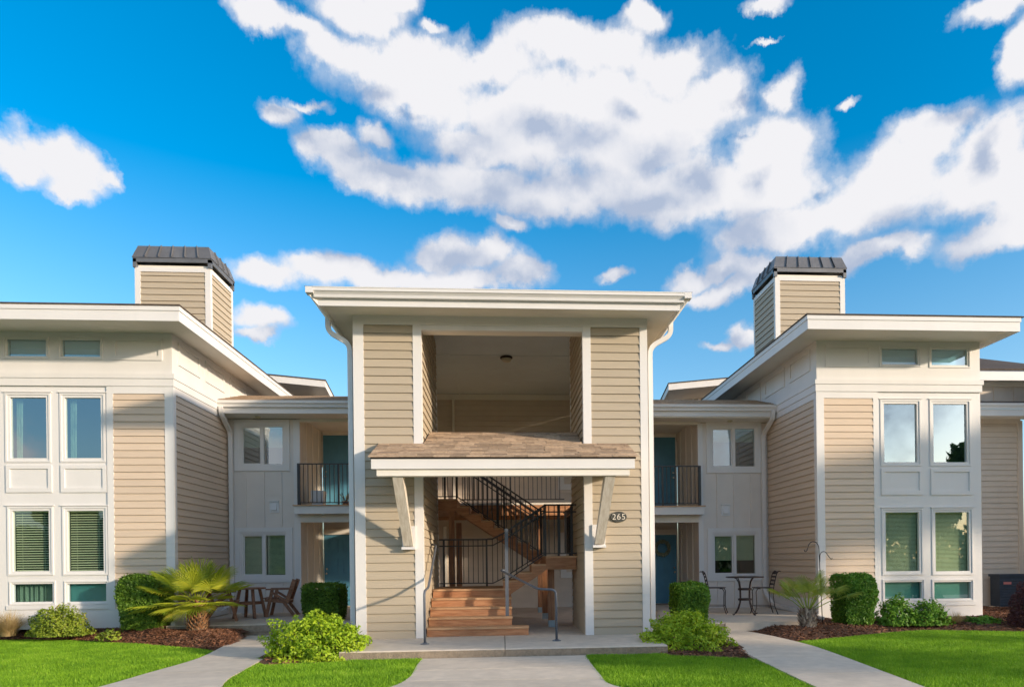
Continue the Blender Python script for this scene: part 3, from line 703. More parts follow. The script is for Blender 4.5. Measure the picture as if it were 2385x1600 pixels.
# awning
AW = box('awning', 'white', PV, (-2.14, 2.24, -1.03, -.99, 2.912, 3.075))
box('awning_beam', 'white2', AW, (-2.06, 2.16, -.99, -.84, 2.80, 2.93)); box('awning_soffit', 'white2', AW, (-2.08, 2.18, -.838, -.035, 2.93, 2.96))
box('drip_edge', 'drip', AW, (-2.15, 2.26, -1.04, -.985, 3.076, 3.10))
wd = MB()
for x in (-2.12, 2.20): wd.hull8([(x-.02, -.99, 2.96), (x+.02, -.99, 2.96), (x+.02, -.032, 2.96), (x-.02, -.032, 2.96), (x-.02, -.99, 3.085), (x+.02, -.99, 3.085), (x+.02, -.032, 3.45), (x-.02, -.032, 3.45)])
mk('rake_board', wd, 'white2', AW)
SL = .375
dk = MB()
def zA(y): return 3.105 + SL*(y+1.06)
dk.hull8([(-2.15,-1.04,zA(-1.04)-.03), (2.26,-1.04,zA(-1.04)-.03), (2.26,-.032,zA(-.032)-.03), (-2.15,-.032,zA(-.032)-.03), (-2.15,-1.04,zA(-1.04)-.006), (2.26,-1.04,zA(-1.04)-.006), (2.26,-.032,zA(-.032)-.006), (-2.15,-.032,zA(-.032)-.006)])
dk.hull8([(XL3+.03,-.03,zA(-.03)-.03), (XR3-.03,-.03,zA(-.03)-.03), (XR3-.03,1.0,zA(1.0)-.03), (XL3+.03,1.0,zA(1.0)-.03), (XL3+.03,-.03,zA(-.03)-.006), (XR3-.03,-.03,zA(-.03)-.006), (XR3-.03,1.0,zA(1.0)-.006), (XL3+.03,1.0,zA(1.0)-.006)])
mk('roof_deck', dk, 'drip', AW)
rs = random.Random(5); row = 0; y = -1.075; ex = .135; _sm = {}
while y < .98:
    xa, xb = (-2.185, 2.30) if y < -.12 else (XL3+.028, XR3-.028)
    x = xa
    first = True
    while x < xb - .01:
        L = rs.choice((.22, .27, .33, .40)) if not first else rs.choice((.12, .2, .3)); first = False
        L = min(L, xb-x)
        if xb - x - L < .08: L = xb-x
        th = rs.choice((.010, .015, .021)); key = (round(L, 3), th)
        if key not in _sm:
            q = MB(); W = ex*1.06
            q.hull8([(.002, 0, .000), (L-.003, 0, .000), (L-.003, W, SL*W), (.002, W, SL*W), (.002, 0, th+.005), (L-.003, 0, th+.005), (L-.003, W, SL*W+.003), (.002, W, SL*W+.003)])
            me = bpy.data.meshes.new('shingle'); me.from_pydata(q.v, [], q.f); me.materials.append(MT['shingle']); _sm[key] = me
        link('shingle', _sm[key], AW, (x, y + rs.uniform(-.006, .006), zA(y)))
        x += L
    y += ex; row += 1
# awning braces on their ledgers
for s, xt, xb_ in ((-1, -1.73, -1.675), (1, 1.84, 1.755)):
    br = MB(); w = .085
    br.hull8([(xb_-w, -.12, 1.66), (xb_+w, -.12, 1.66), (xb_+w, -.035, 1.66), (xb_-w, -.035, 1.66), (xt-w, -.97, 2.82), (xt+w, -.97, 2.82), (xt+w, -.80, 2.93), (xt-w, -.80, 2.93)])
    mk('brace', br, 'greywood', PV)
    box('brace_ledger', 'white', PV, (xb_-.12, xb_+.12, -.034, -.002, 1.60, 2.02)); box('brace_ledger', 'white', PV, (xb_-.12, xb_+.12, -.13, -.035, 1.60, 1.645))

# number plaque and the ceiling lamp are things of their own
PQ = root('house_number_plaque', (2.13, -.012, 2.16), 'dark oval metal plaque reading 265 on the beige pier right of the stair', 'sign')
m_ = MB(); n = 40
for k in range(n): t = 2*math.pi*k/n; m_.v.append((2.13+.150*math.cos(t), .003, 2.16+.098*math.sin(t)))
for k in range(n): t = 2*math.pi*k/n; m_.v.append((2.13+.150*math.cos(t), -.016, 2.16+.098*math.sin(t)))
for k in range(n): t = 2*math.pi*k/n; m_.v.append((2.13+.142*math.cos(t), -.022, 2.16+.090*math.sin(t)))
for k in range(n): t = 2*math.pi*k/n; m_.v.append((2.13+.135*math.cos(t), -.016, 2.16+.083*math.sin(t)))
for r_ in range(3):
    for k in range(n): k2 = (k+1) % n; m_.f.append((r_*n+k, r_*n+k2, (r_+1)*n+k2, (r_+1)*n+k)[::-1])
m_.f.append(tuple(range(3*n, 4*n)))
mk('plate', m_, 'plaque', PQ)
tc_ = bpy.data.curves.new('digits', 'FONT'); tc_.body = '265'; tc_.size = .155; tc_.align_x = 'CENTER'; tc_.align_y = 'CENTER'; tc_.extrude = .004; tc_.space_character = 1.12; tc_.offset = -.0012
to = bpy.data.objects.new('t', tc_); COL.objects.link(to); bpy.context.view_layer.update()
me = bpy.data.meshes.new_from_object(to.evaluated_get(bpy.context.evaluated_depsgraph_get())); bpy.data.objects.remove(to)
me.materials.clear(); me.materials.append(MT['digits'])
link('numerals', me, PQ, (2.13, -.022, 2.157), rot=(R(90), 0, 0))
LP = root('ceiling_light', (.14, 3.98, 6.26), 'small round ceiling light under the grey pavilion ceiling', 'light')
m_ = MB(); m_.lathe([(.145, 0), (.15, -.02), (.14, -.045)], (.14, 3.98, 6.26), 24); mk('base', m_, 'iron', LP, smoothf=True)
m_ = MB(); m_.lathe([(.125, -.046), (.12, -.08), (.09, -.11), (.03, -.122)], (.14, 3.98, 6.26), 24); mk('lens', m_, 'lamp', LP, smoothf=True)

# ---------------------------------------------------------------- apartment wings
TY, RY, FY = 2.65, 5.55, 1.53
def wing(s):
    Lf = s < 0
    W = root('apartment_wing', (s*9, 4, 0), 'left wing with the square chimney, lit side wall and blinds in its lower windows' if Lf else
             'right wing with the square chimney, pale reflecting upper windows and teal-shaded low windows', 'building')
    XC = -6.98 if Lf else 7.17                   # corner nearest the centre
    d = lambda a: XC + s*a                       # distance outward from that corner
    zb = .06 if Lf else -.05                     # bottom of wall
    lo, hi = (lambda a, b: (min(a, b), max(a, b))), None
    X1 = d(3.9) if not Lf else d(5.2)
    # openings (x0,x1,z0,z1)
    if Lf:
        cl_ = [(-10.385, -9.475, 5.73, 6.205), (-9.29, -8.385, 5.73, 6.205)]
        up = [(-10.365, -9.455, 3.56, 5.015), (-9.27, -8.355, 3.56, 5.015)]
        low = [(-10.345, -9.43, 1.19, 2.635), (-9.245, -8.33, 1.18, 2.63)]
        bot = [(-10.32, -9.40, .575, 1.07), (-9.22, -8.32, .565, 1.06)]
        pan = [(-10.355, -9.44, 2.93, 3.50), (-9.26, -8.34, 2.925, 3.50)]
        cp = (-8.20, -7.175, 5.72, 6.20); sx0, sx1 = -8.185, -7.13; sz0, sz1 = .46, 5.01
        b1, b2 = 5.325, 5.165; ct = (-7.13, XC)
        extra = (-11.47, -10.56)
    else:
        cl_ = [(8.655, 9.645, 5.715, 6.20), (9.845, 10.84, 5.705, 6.20)]
        up = [(8.66, 9.63, 3.445, 4.965), (9.84, 10.83, 3.44, 4.965)]
        low = [(8.67, 9.655, .945, 2.475), (9.86, 10.86, .93, 2.47)]
        bot = [(8.67, 9.67, .345, .845), (9.85, 10.855, .33, .83)]
        pan = [(8.665, 9.65, 2.78, 3.385), (9.85, 10.85, 2.775, 3.38)]
        cp = (7.38, 8.465, 5.705, 6.21); sx0, sx1 = 7.32, 8.485; sz0, sz1 = .42, 4.99
        b1, b2 = 5.305, 5.14; ct = (XC, 7.32)
        extra = None
    xa, xb = min(XC, X1), max(XC, X1)
    holes = [h for g_ in (cl_, up, low, bot) for h in g_]
    if Lf: holes += [(extra[0], extra[1], h[2], h[3]) for h in (cl_[0], up[0], low[0], bot[0])]
    m1 = MB(); cells(m1, min(sx0, xa) if not Lf else xa, xb, zb, 6.30, [h for h in holes], TY, TY+.12)
    mk('front_wall', m1, 'white', W)
    core = MB(); core.box(xa+.0, xb-.0, TY+1.55, 12, zb, 6.30)
    mk('wall', core, 'white', W)
    # side walls between the front and the core
    box('side_wall', 'white', W, *((XC-.1, XC) if Lf else (XC, XC+.1)), TY+.121, TY+1.549, zb, 6.30)
    box('side_wall', 'white', W, *((X1, X1+.1) if Lf else (X1-.1, X1)), TY+.121, TY+1.549, zb, 6.30)
    # siding strip on the front, siding on the inner side wall
    siding(W, (sx0, TY), 0, sx1-sx0, sz0, sz1, 'tan', base=sz0)
    if Lf: siding(W, (XC, TY+.10), R(90), RY-TY-.10, .42, sz1, 'tan', base=sz0)
    else: siding(W, (XC, RY), R(-90), RY-TY-.10, .42, sz1, 'tan', base=sz0)
    # trims
    box('corner_trim', 'white', W, (ct[0], ct[1] + (.028 if Lf else 0), TY-.030, TY+.0, zb, b2) if Lf else (ct[0]-.028, ct[1], TY-.030, TY, zb, b2))
    sd = (XC+.001, XC+.028) if Lf else (XC-.028, XC-.001)
    box('corner_trim', 'white', W, (*sd, TY+.001, TY+.10, zb, b2))
    jx = (sx0-.13, sx0) if Lf else (sx1, sx1+.11)
    box('jamb_trim', 'white', W, (*jx, TY-.026, TY, zb, b2-.001))
    box('header_trim', 'white', W, (sx0, sx1, TY-.028, TY, sz1, b2-.001)); box('base_board', 'white', W, (sx0, sx1, TY-.028, TY, zb, sz0-.001))
    box('header_trim', 'white', W, (*sd, TY+.101, RY, sz1, b2-.001)); box('base_board', 'white', W, (*sd, TY+.101, RY-.12, zb, .419))
    # belts round the corner
    ex_ = .05
    for (z0, z1, p) in ((b2, b1-.001, .045), (b1, b1+.10, .062)):
        box('belt_board', 'white', W, ((xa if Lf else xa-p), (xb+p if Lf else xb + (.05 if z0 > b2 else .02)), TY-p, TY-.001, z0, z1))
        box('belt_board', 'white', W, ((XC+.001, XC+p) if Lf else (XC-p, XC-.001)) + (TY+.0, 9.0, z0, z1))
    # raised blank panels
    def blank(x0, x1, z0, z1, bw=.075, zt=None):
        m2 = MB(); ring(m2, x0, x1, z0, z1, bw, TY-.024, TY, wb=bw*1.3); mk('blank_panel', m2, 'white', W)
    blank(*cp)
    for p_ in pan: blank(*p_)
    # panels on the inner side wall
    for (ya, yb_) in (((2.93, 3.98), (4.28, 5.38), (5.75, 6.85)) if Lf else ((2.95, 4.10), (4.40, 5.70), (6.0, 7.1))):
        m2 = MB(); xs = (XC+.001, XC+.024) if Lf else (XC-.024, XC-.001)
        for (y0, y1, z0, z1) in ((ya, yb_, 6.13, 6.20), (ya, yb_, 5.70, 5.79), (ya, ya+.07, 5.79, 6.13), (yb_-.07, yb_, 5.79, 6.13)): m2.box(xs[0], xs[1], y0, y1, z0, z1)
        mk('blank_panel', m2, 'white', W)
    # sill boards and mullion joints of the window field
    for gset in (bot,):
        for h in gset: box('sill_board', 'white', W, (h[0]-.06, h[1]+.06, TY-.022, TY, h[2]-.10, h[2]-.012))
    for h in up: box('drip_cap', 'white', W, (h[0]-.03, h[1]+.03, TY-.03, TY, h[3]+.012, h[3]+.03))
    for h in low: box('drip_cap', 'white', W, (h[0]-.03, h[1]+.03, TY-.03, TY, h[3]+.012, h[3]+.03))
    # windows
    for i, h in enumerate(cl_): window(W, *h, TY, 'pale', frame=.06)
    for i, h in enumerate(up): window(W, *h, TY, 'drape' if Lf else 'none', frame=.085)
    for i, h in enumerate(low): window(W, *h, TY, 'blind', frame=.085, glass='glass2' , slat=.051 if Lf else .03)
    for i, h in enumerate(bot): window(W, *h, TY, ('curtain' if i == 0 else 'shade') if Lf else 'shade', frame=.055, glass='glass2' if not Lf else 'glass')
    if Lf:
        for h in (cl_[0], up[0], low[0], bot[0]): window(W, extra[0], extra[1], h[2], h[3], TY, 'none', frame=.08)
    # flat overhanging roof
    Xi = XC + (.66 if Lf else -.71); Xo = (X1 - .9) if Lf else 11.13
    fx0, fx1 = min(Xi, Xo), max(Xi, Xo)
    if not Lf: fx1 = 11.17
    so = MB(); so.box(fx0+.03, fx1-.03, FY+.03, 12, 6.30, 6.33); mk('soffit', so, 'white2', W)
    rfm = MB(); rfm.box(fx0-.03, fx1+.03, FY-.03, 12, 6.47, 6.50)
    if not Lf: rfm.box(fx1+.03, fx1+.08, FY-.03, 12, 6.478, 6.496)
    rf_ = mk('roof', rfm, 'shingle_dark', W)
    for (z0, z1, p) in ((6.18, 6.38, 0), (6.381, 6.469, .016)):
        box('fascia', 'white', rf_, (fx0-p, fx1+p, FY-p, FY+.03, z0, z1))
        box('fascia', 'white', rf_, ((fx1-.03, fx1+p) if Lf else (fx0-p, fx0+.03)) + (FY+.031, 12, z0, z1))
        if not Lf: box('fascia', 'white', rf_, (fx1-.03, fx1+p, FY+.031, 12, z0, z1))
    # chimney
    cx0, cx1 = (-8.825, -7.045) if Lf else (7.115, 8.985)
    cz = 8.60 if Lf else 8.65; cy0 = 4.8; cy1 = 6.19 if Lf else 6.33
    zc0 = 6.5
    CH = box('chimney', 'khaki', W, cx0+.03, cx1-.03, cy0+.03, cy1-.03, zc0, cz)
    tw = .13
    siding(CH, (cx0+tw, cy0+.03), 0, cx1-cx0-2*tw, zc0, cz-.10, 'khaki', base=cz-.10-13.6*EXPS)
    if Lf: siding(CH, (cx1-.03, cy0+.10), R(90), cy1-cy0-.19, zc0, cz-.10, 'khaki', base=cz-.10-13.6*EXPS)
    else: siding(CH, (cx0+.03, cy1-.09), R(-90), cy1-cy0-.19, zc0, cz-.10, 'khaki', base=cz-.10-13.6*EXPS)
    for (a, b_) in ((cx0, cx0+tw), (cx1-tw, cx1)): box('corner_trim', 'white', CH, (a, b_, cy0, cy0+.03, zc0, cz))
    sx = (cx1-.03, cx1) if Lf else (cx0, cx0+.03)
    box('corner_trim', 'white', CH, (*sx, cy0+.031, cy0+.10, zc0, cz)); box('corner_trim', 'white', CH, (*sx, cy1-.09, cy1, zc0, cz))
    box('header_trim', 'white', CH, (cx0+tw, cx1-tw, cy0+.001, cy0+.03, cz-.10, cz)); box('header_trim', 'white', CH, (*sx, cy0+.101, cy1-.091, cz-.10, cz))
    # sheet metal cap with standing seams above an open slot
    box('vent_curb', 'white2', CH, (cx0+.06, cx1-.06, cy0+.05, cy1-.05, cz+.0, cz+.07))
    box('flue', 'metal', CH, (cx0+.4, cx1-.4, cy0+.4, cy1-.4, cz+.07, cz+.22))
    cpm = MB(); e_ = .03; zs0 = cz+.20; zs1 = cz+.255; zt_ = cz+.545; ins = .085
    cpm.box(cx0-e_, cx0+.05, cy0-e_, cy0+.05, cz-.005, zs0); cpm.box(cx1-.05, cx1+e_, cy0-e_, cy0+.05, cz-.005, zs0)
    cpm.box(cx0-e_, cx0+.05, cy1-.05, cy1+e_, cz-.005, zs0); cpm.box(cx1-.05, cx1+e_, cy1-.05, cy1+e_, cz-.005, zs0)
    o0, o1, p0, p1 = cx0-e_, cx1+e_, cy0-e_, cy1+e_
    cpm.box(o0, o1, p0, p0+.02, cz+.12, zs1); cpm.box(o0, o1, p1-.02, p1, cz+.12, zs1); cpm.box(o0, o0+.02, p0+.02, p1-.02, cz+.12, zs1); cpm.box(o1-.02, o1, p0+.02, p1-.02, cz+.12, zs1)
    A = [(o0-.015, p0-.015, zs1-.03), (o1+.015, p0-.015, zs1-.03), (o1+.015, p1+.015, zs1-.03), (o0-.015, p1+.015, zs1-.03)]
    B_ = [(o0+ins, p0+ins, zt_), (o1-ins, p0+ins, zt_), (o1-ins, p1-ins, zt_), (o0+ins, p1-ins, zt_)]
    cpm.hull8(A + B_)
    mk('chimney_cap', cpm, 'metal', CH)
    for k in range(1, 6):
        t = k/6; sm = MB()
        xt = B_[0][0] + (B_[1][0]-B_[0][0])*t; xb_ = A[0][0] + (A[1][0]-A[0][0])*t
        sm.bar((xb_, p0-.030, zs1-.01), (xt, p0+ins-.012, zt_+.012), .012, .035, (0, 1, .6)); mk('standing_seam', sm, 'metal', CH)
    for k in range(1, 4):
        t = k/4; sm = MB(); yt = B_[0][1] + (B_[3][1]-B_[0][1])*t
        xo = (o1+.03, o1-ins+.012) if Lf else (o0-.03, o0+ins-.012)
        sm.bar((xo[0], yt, zs1-.01), (xo[1], yt, zt_+.012), .012, .035, (1, 0, .6)); mk('standing_seam', sm, 'metal', CH)

    # recessed bay: board and batten wall with two windows, porch doors and balcony
    pz = .115 if Lf else .05
    zt5 = 5.06 if Lf else 4.99
    if Lf:
        wu = (-6.70, -5.53, 3.85, 4.965); wl = (-6.70, -5.495, 1.01, 2.185); px = -5.17; pzu, pzl = 5.01, 2.43
        bats = (-6.555, -6.10, -5.665); vent = (-5.83, 2.835); jz = 3.14; dck, dckt, dckb = 2.855, 2.83, 2.63
    else:
        wu = (5.575, 6.885, 3.765, 4.935); wl = (5.59, 6.865, .885, 2.07); px = 5.24; pzu, pzl = 4.96, 2.35
        bats = (5.775, 6.235, 6.70); vent = (5.985, 2.67); jz = 3.04; dck, dckt, dckb = 2.775, 2.75, 2.54
    cxn = -2.70 if Lf else 2.76
    m3 = MB(); x0_, x1_ = (XC, px) if Lf else (px, XC)
    cells(m3, x0_, x1_, pz+.0, zt5+.02, [wu, wl], RY, RY+.12); mk('bay_wall', m3, 'cream', W)
    # horizontal joint strip and battens in pieces between trims
    box('z_flashing', 'cream', W, (x0_+.001, x1_-.16 if Lf else x1_-.001, RY-.006, RY, jz-.006, jz+.006))
    for bx_ in bats:
        for (z0, z1) in ((wl[3]+.14, wu[2]-.11), (pz+.004, wl[2]-.105)):
            box('batten', 'cream', W, (bx_-.034, bx_+.034, RY-.032, RY, z0, z1))
    window(W, *wu, RY, 'blind' if not Lf else 'blind', frame=.075, split=True, casing=.10, cover=.55 if Lf else .35, slat=.03)
    window(W, *wl, RY, 'blind', frame=.075, split=True, casing=.115, slat=.03, glass='glass2', cover=1 if Lf else .66)
    # vent hood
    vx, vz = vent; V_ = box('wall_vent', 'bluegrey', W, (vx-.115, vx+.115, RY-.018, RY, vz-.15, vz+.13))
    vm = MB(); vm.hull8([(vx-.065, RY-.06, vz-.09), (vx+.065, RY-.06, vz-.09), (vx+.065, RY-.019, vz-.09), (vx-.065, RY-.019, vz-.09), (vx-.065, RY-.035, vz+.08), (vx+.065, RY-.035, vz+.08), (vx+.065, RY-.019, vz+.08), (vx-.065, RY-.019, vz+.08)])
    mk('hood', vm, 'bluegrey', V_)
    box('vent_cap', 'bluegrey', V_, (vx-.12, vx+.12, RY-.05, RY, vz+.131, vz+.15))
    # porch opening posts, beams, side wall, rear wall with doors
    q0, q1 = (px-.16, px) if Lf else (px, px+.13)
    box('porch_trim', 'white', W, (q0, q1, RY-.024, RY, pz, dckb-.001 if Lf else dckb-.001)); box('porch_trim', 'white', W, (q0, q1, RY-.024, RY, dckt+.03, zt5+.001))
    bx0, bx1 = (px, cxn) if Lf else (cxn, px)
    box('beam', 'white2', W, (bx0, bx1, RY-.03, RY+.12, pzu, zt5+.25)); box('beam', 'white2', W, (bx0, bx1, RY-.03, RY+.12, pzl, dckb-.0))
    box('porch_ceiling', 'white2', W, (bx0, bx1, RY+.12, 7.7, pzu+.15, pzu+.18))
    sw = (px-.12, px) if Lf else (px, px+.12)
    box('porch_side_wall', 'taupe', W, (*sw, RY+.121, 7.7, pz, pzu+.2))
    for yb_ in (RY+.55, RY+1.15, RY+1.75):
        for (z0, z1) in ((pz, dckb-.02), (dckt+.02, pzu+.14)): box('batten', 'white2', W, ((px+.001, px+.018) if Lf else (px-.018, px-.001)) + (yb_-.03, yb_+.03, z0, z1))
    box('porch_rear_wall', 'taupe', W, (bx0, bx1, 7.76, 7.9, pz, pzu+.2))
    dx0, dx1 = (-5.14, -4.22) if Lf else (4.25, 5.185)
    for (z0, z1) in ((.14 if Lf else .06, 2.19 if Lf else 2.10), (dck+.02, 5.06 if Lf else 5.01)):
        hx = dx0+.075 if Lf else dx1-.075
        door(W, dx0, dx1, z0, z1, 7.70, hx)
        box('door_casing', 'white2', W, ((max(dx0-.16, px+.02) if Lf else dx0-.16), (dx1+.16 if Lf else min(dx1+.16, px-.02)), 7.66, 7.755, z1+.003, z1+.16)); 
        box('door_casing', 'white2', W, ((max(dx0-.16, px+.02), dx0-.004) if Lf else (dx1+.004, min(dx1+.16, px-.02))) + (7.66, 7.755, z0-.02, z1+.002))
        box('door_casing', 'white2', W, ((dx1+.004, dx1+.16) if Lf else (dx0-.16, dx0-.004)) + (7.66, 7.755, z0-.02, z1+.002))
        box('threshold', 'concrete', W, (dx0, dx1, 7.62, 7.70, z0-.06, z0-.003))
    # balcony: deck, rim board, railing
    k0, k1 = (px-.08, cxn) if Lf else (cxn, px+.08)
    BL = box('balcony', 'tread', W, (k0-(.03 if Lf else 0), k1+(0 if Lf else .03), 5.22, 5.36, dckt, dck))
    box('balcony_floor', 'tread', BL, (bx0, bx1, 5.361, 7.7, dckt, dck))
    box('rim_board', 'white', BL, (k0, k1, 5.26, 5.36, dckb, dckt-.001)); box('rim_board', 'white', BL, ((k0, k0+.04) if Lf else (k1-.04, k1)) + (5.361, RY-.03, dckb, dckt-.001))
    rt_ = dck + 1.055
    p0_ = px+.03 if Lf else px-.03
    box('rail', 'black', BL, (min(p0_-s*-.0, cxn), max(p0_, cxn), 5.285, 5.325, rt_-.03, rt_)); box('rail', 'black', BL, (min(p0_, cxn), max(p0_, cxn), 5.295, 5.32, dck+.045, dck+.07))
    box('railing_post', 'black', BL, (p0_-.032, p0_+.032, 5.273, 5.337, dck, rt_-.001))
    x = p0_ - s*.12
    bm = MB(); bm.box(-.009, .009, -.009, .009, 0, rt_-.031-dck-.071); bme = bpy.data.meshes.new('baluster'); bme.from_pydata(bm.v, [], bm.f); bme.materials.append(MT['black'])
    k = 0
    while (x - cxn)*s > .03:
        if k == 8: box('railing_post', 'black', BL, (x-.022, x+.022, 5.285, 5.329, dck, rt_-.031))
        else: link('baluster', bme, BL, (x, 5.306, dck+.071))
        x -= s*.1085; k += 1
    # eave over the bay
    e0, e1 = (XC+.03, cxn) if Lf else (cxn, XC-.03)
    gy = 4.86; zf0, zf1 = (5.09, 5.265) if Lf else (5.05, 5.21)
    box('fascia', 'white', W, ((e0+.12 if Lf else e0), (e1 if Lf else e1-.12), gy+.04, gy+.075, zf0, zf1)); box('soffit', 'white2', W, (e0, e1, gy+.076, RY-.001, zt5+.02+.01, zt5+.06))
    gutter(W, e0-.02, e1+.02, gy+.039, zf1-.03, gy-.075, zf1+.125)
    zg_ = zf1+.13
    er = MB(); sl_ = .30; yr = 6.35
    er.hull8([(e0, gy-.05, zg_-.03), (e1, gy-.05, zg_-.03), (e1, yr, zg_-.03+sl_*(yr-gy+.05)), (e0, yr, zg_-.03+sl_*(yr-gy+.05)), (e0, gy-.05, zg_), (e1, gy-.05, zg_), (e1, yr, zg_+sl_*(yr-gy+.05)), (e0, yr, zg_+sl_*(yr-gy+.05))])
    er.hull8([(e0, yr, 5.42), (e1, yr, 5.42), (e1, 12, 5.42), (e0, 12, 5.42), (e0, yr, zg_-.03+sl_*(yr-gy+.05)), (e1, yr, zg_-.03+sl_*(yr-gy+.05)), (e1, 12, zg_+.2), (e0, 12, zg_+.2)])
    mk('bay_roof', er, 'shingle_dark', W)
    row_y = gy-.055; rr = random.Random(4 if Lf else 9)
    rows = MB()
    while row_y < yr:
        zz = zg_ + sl_*(row_y-gy+.05); x = e0
        while x < e1-.01:
            L = min(rr.choice((.25, .33, .4)), e1-x); h_ = rr.choice((.006, .012, .016))
            rows.hull8([(x+.002, row_y, zz), (x+L-.002, row_y, zz), (x+L-.002, row_y+.15, zz+.045), (x+.002, row_y+.15, zz+.045), (x+.002, row_y, zz+h_+.004), (x+L-.002, row_y, zz+h_+.004), (x+L-.002, row_y+.15, zz+.047), (x+.002, row_y+.15, zz+.047)])
            x += L
        row_y += .14
    mk('shingle_courses', rows, 'shingle', W, kind='stuff')
    sm = MB(); lx = -6.13 if Lf else 6.05
    sm.lathe([(.07, 0), (.07, -.02), (.03, -.05)], (lx, 5.3, zt5+.03), 14); mk('soffit_light', sm, 'lamp', W, smoothf=True)
    # downspout, running on along the foot of the side wall
    dx_ = -6.865 if Lf else 7.0
    tx = e0+.10 if Lf else e1-.10
    strap(W, [(tx, gy-.02, zf1-.02), (tx, gy+.0, zf1-.20), (dx_, 5.45, zf1-.55), (dx_, 5.47, pz+.42), (dx_ + (-.03 if Lf else .05), 5.05, pz+.10), (XC+(.09 if Lf else -.08), 2.85, (.16 if Lf else .07)), (XC+(.09 if Lf else -.06), 2.35, (.13 if Lf else .0))], .095, .075)
    if not Lf:
        for (z0, z1) in ((3.18, 4.38), (.80, 1.98)):
            c_ = MB(); c_.box(11.075, 11.20, 2.86, 3.95, z0, z1); mk('window_casing', c_, 'white', W)
        # inset wall right of the tower
        box('wall', 'beige', W, 11.08, 14.45, 5.72, 5.9, -.2, 5.2); siding(W, (11.08, 5.72), 0, 3.3, -.06, 5.04, 'beige', base=-.06)
        box('corner_trim', 'beige', W, (14.38, 14.52, 5.67, 5.72, -.1, 5.12)); box('side_wall', 'white', W, (14.62, 18.5, 2.65, 5.66, -.1, 6.3)); box('shade_block_roof', 'shingle_dark', W, (15.6, 19.2, 1.5, 5.9, 6.46, 6.5))  # side_wall and roof here: added unseen block that shades the inset wall
        box('frieze_board', 'beige', W, (11.08, 14.45, 5.66, 5.71, 5.04, 5.16)); box('soffit', 'white2', W, (11.08, 16, 5.04, 5.72, 5.161, 5.19))
        gutter(W, 11.1, 16, 4.999, 5.29, 4.9, 5.43); box('fascia', 'white', W, (11.08, 16, 5.0, 5.035, 5.11, 5.285))
        q = MB(); q.hull8([(11.08,4.95,5.41),(16,4.95,5.41),(16,6.4,5.80),(11.08,6.4,5.80),(11.08,4.95,5.44),(16,4.95,5.44),(16,6.4,5.83),(11.08,6.4,5.83)]); mk('lower_roof', q, 'shingle_dark', W)
        box('clerestory_wall', 'beige', W, 11.08, 16, 6.42, 6.6, 5.78, 6.45)
        for bx_ in (12.62, 13.24, 13.86, 14.27, 14.88): box('batten', 'beige', W, (bx_-.03, bx_+.03, 6.395, 6.42, 5.84, 6.255))
        box('frieze_board', 'white2', W, (11.08, 16, 6.38, 6.419, 6.256, 6.40)); box('fascia', 'white', W, (11.08, 16, 5.97, 6.0, 6.32, 6.58)); box('soffit', 'white2', W, (11.08, 16, 6.001, 6.6, 6.38, 6.40))
        q = MB(); q.quad((11.08,5.95,6.595),(16,5.95,6.68),(16,10,8.2),(14.2,8,7.45),(13.2,7,7.0),(11.08,7,6.99)); q.quad((11.08,5.95,6.58),(16,5.95,6.58),(16,5.95,6.68),(11.08,5.95,6.595)); mk('upper_roof', q, 'shingle_dark', W)
    # roof of the block behind, seen over the bay
    if Lf: P = [(-9.2, 7.60), (-5.63, 7.254)]; ws = (-5.87, -8.8); zbt = .225
    else: P = [(8.9, 7.55), (5.58, 7.223)]; ws = (5.86, 8.8); zbt = .225
    (xo, zo), (xi, zi) = P; Yr = 10.0
    rb = MB()
    a = [(xi, Yr), (xo, Yr), (xo, 15), (xi, 15)]
    z_ = [zi, zo, zo-1.4, zi-1.4]; z_ = [zi, zo, zo-1.0, zi-1.2]
    if Lf: idx_ = [1, 0, 3, 2]
    else: idx_ = [0, 1, 2, 3]
    rb.hull8([(*a[i], z_[i]-zbt) for i in idx_] + [(*a[i], z_[i]-.02) for i in idx_])
    RB = mk('rear_roof_edge', rb, 'white', W)
    rb = MB(); rb.hull8([(a[i][0] + (.02*-s if i in (0, 3) else 0), a[i][1]-.02, z_[i]-.019) for i in idx_] + [(a[i][0] + (.02*-s if i in (0, 3) else 0), a[i][1]-.02, z_[i]+.015) for i in idx_]); mk('shingle_layer', rb, 'shingle_dark', RB)
    box('rear_wall', 'khaki', W, (min(ws), max(ws), 10.9, 14, 5.0, 6.98)); 
    x = ws[0]
    for k in range(14): box('batten', 'khaki' if Lf else 'cream', W, (x-.02, x+.02, 10.87, 10.9, 5.0, 6.975)); x += s*.2
    return W
WL = wing(-1); WR = wing(1)

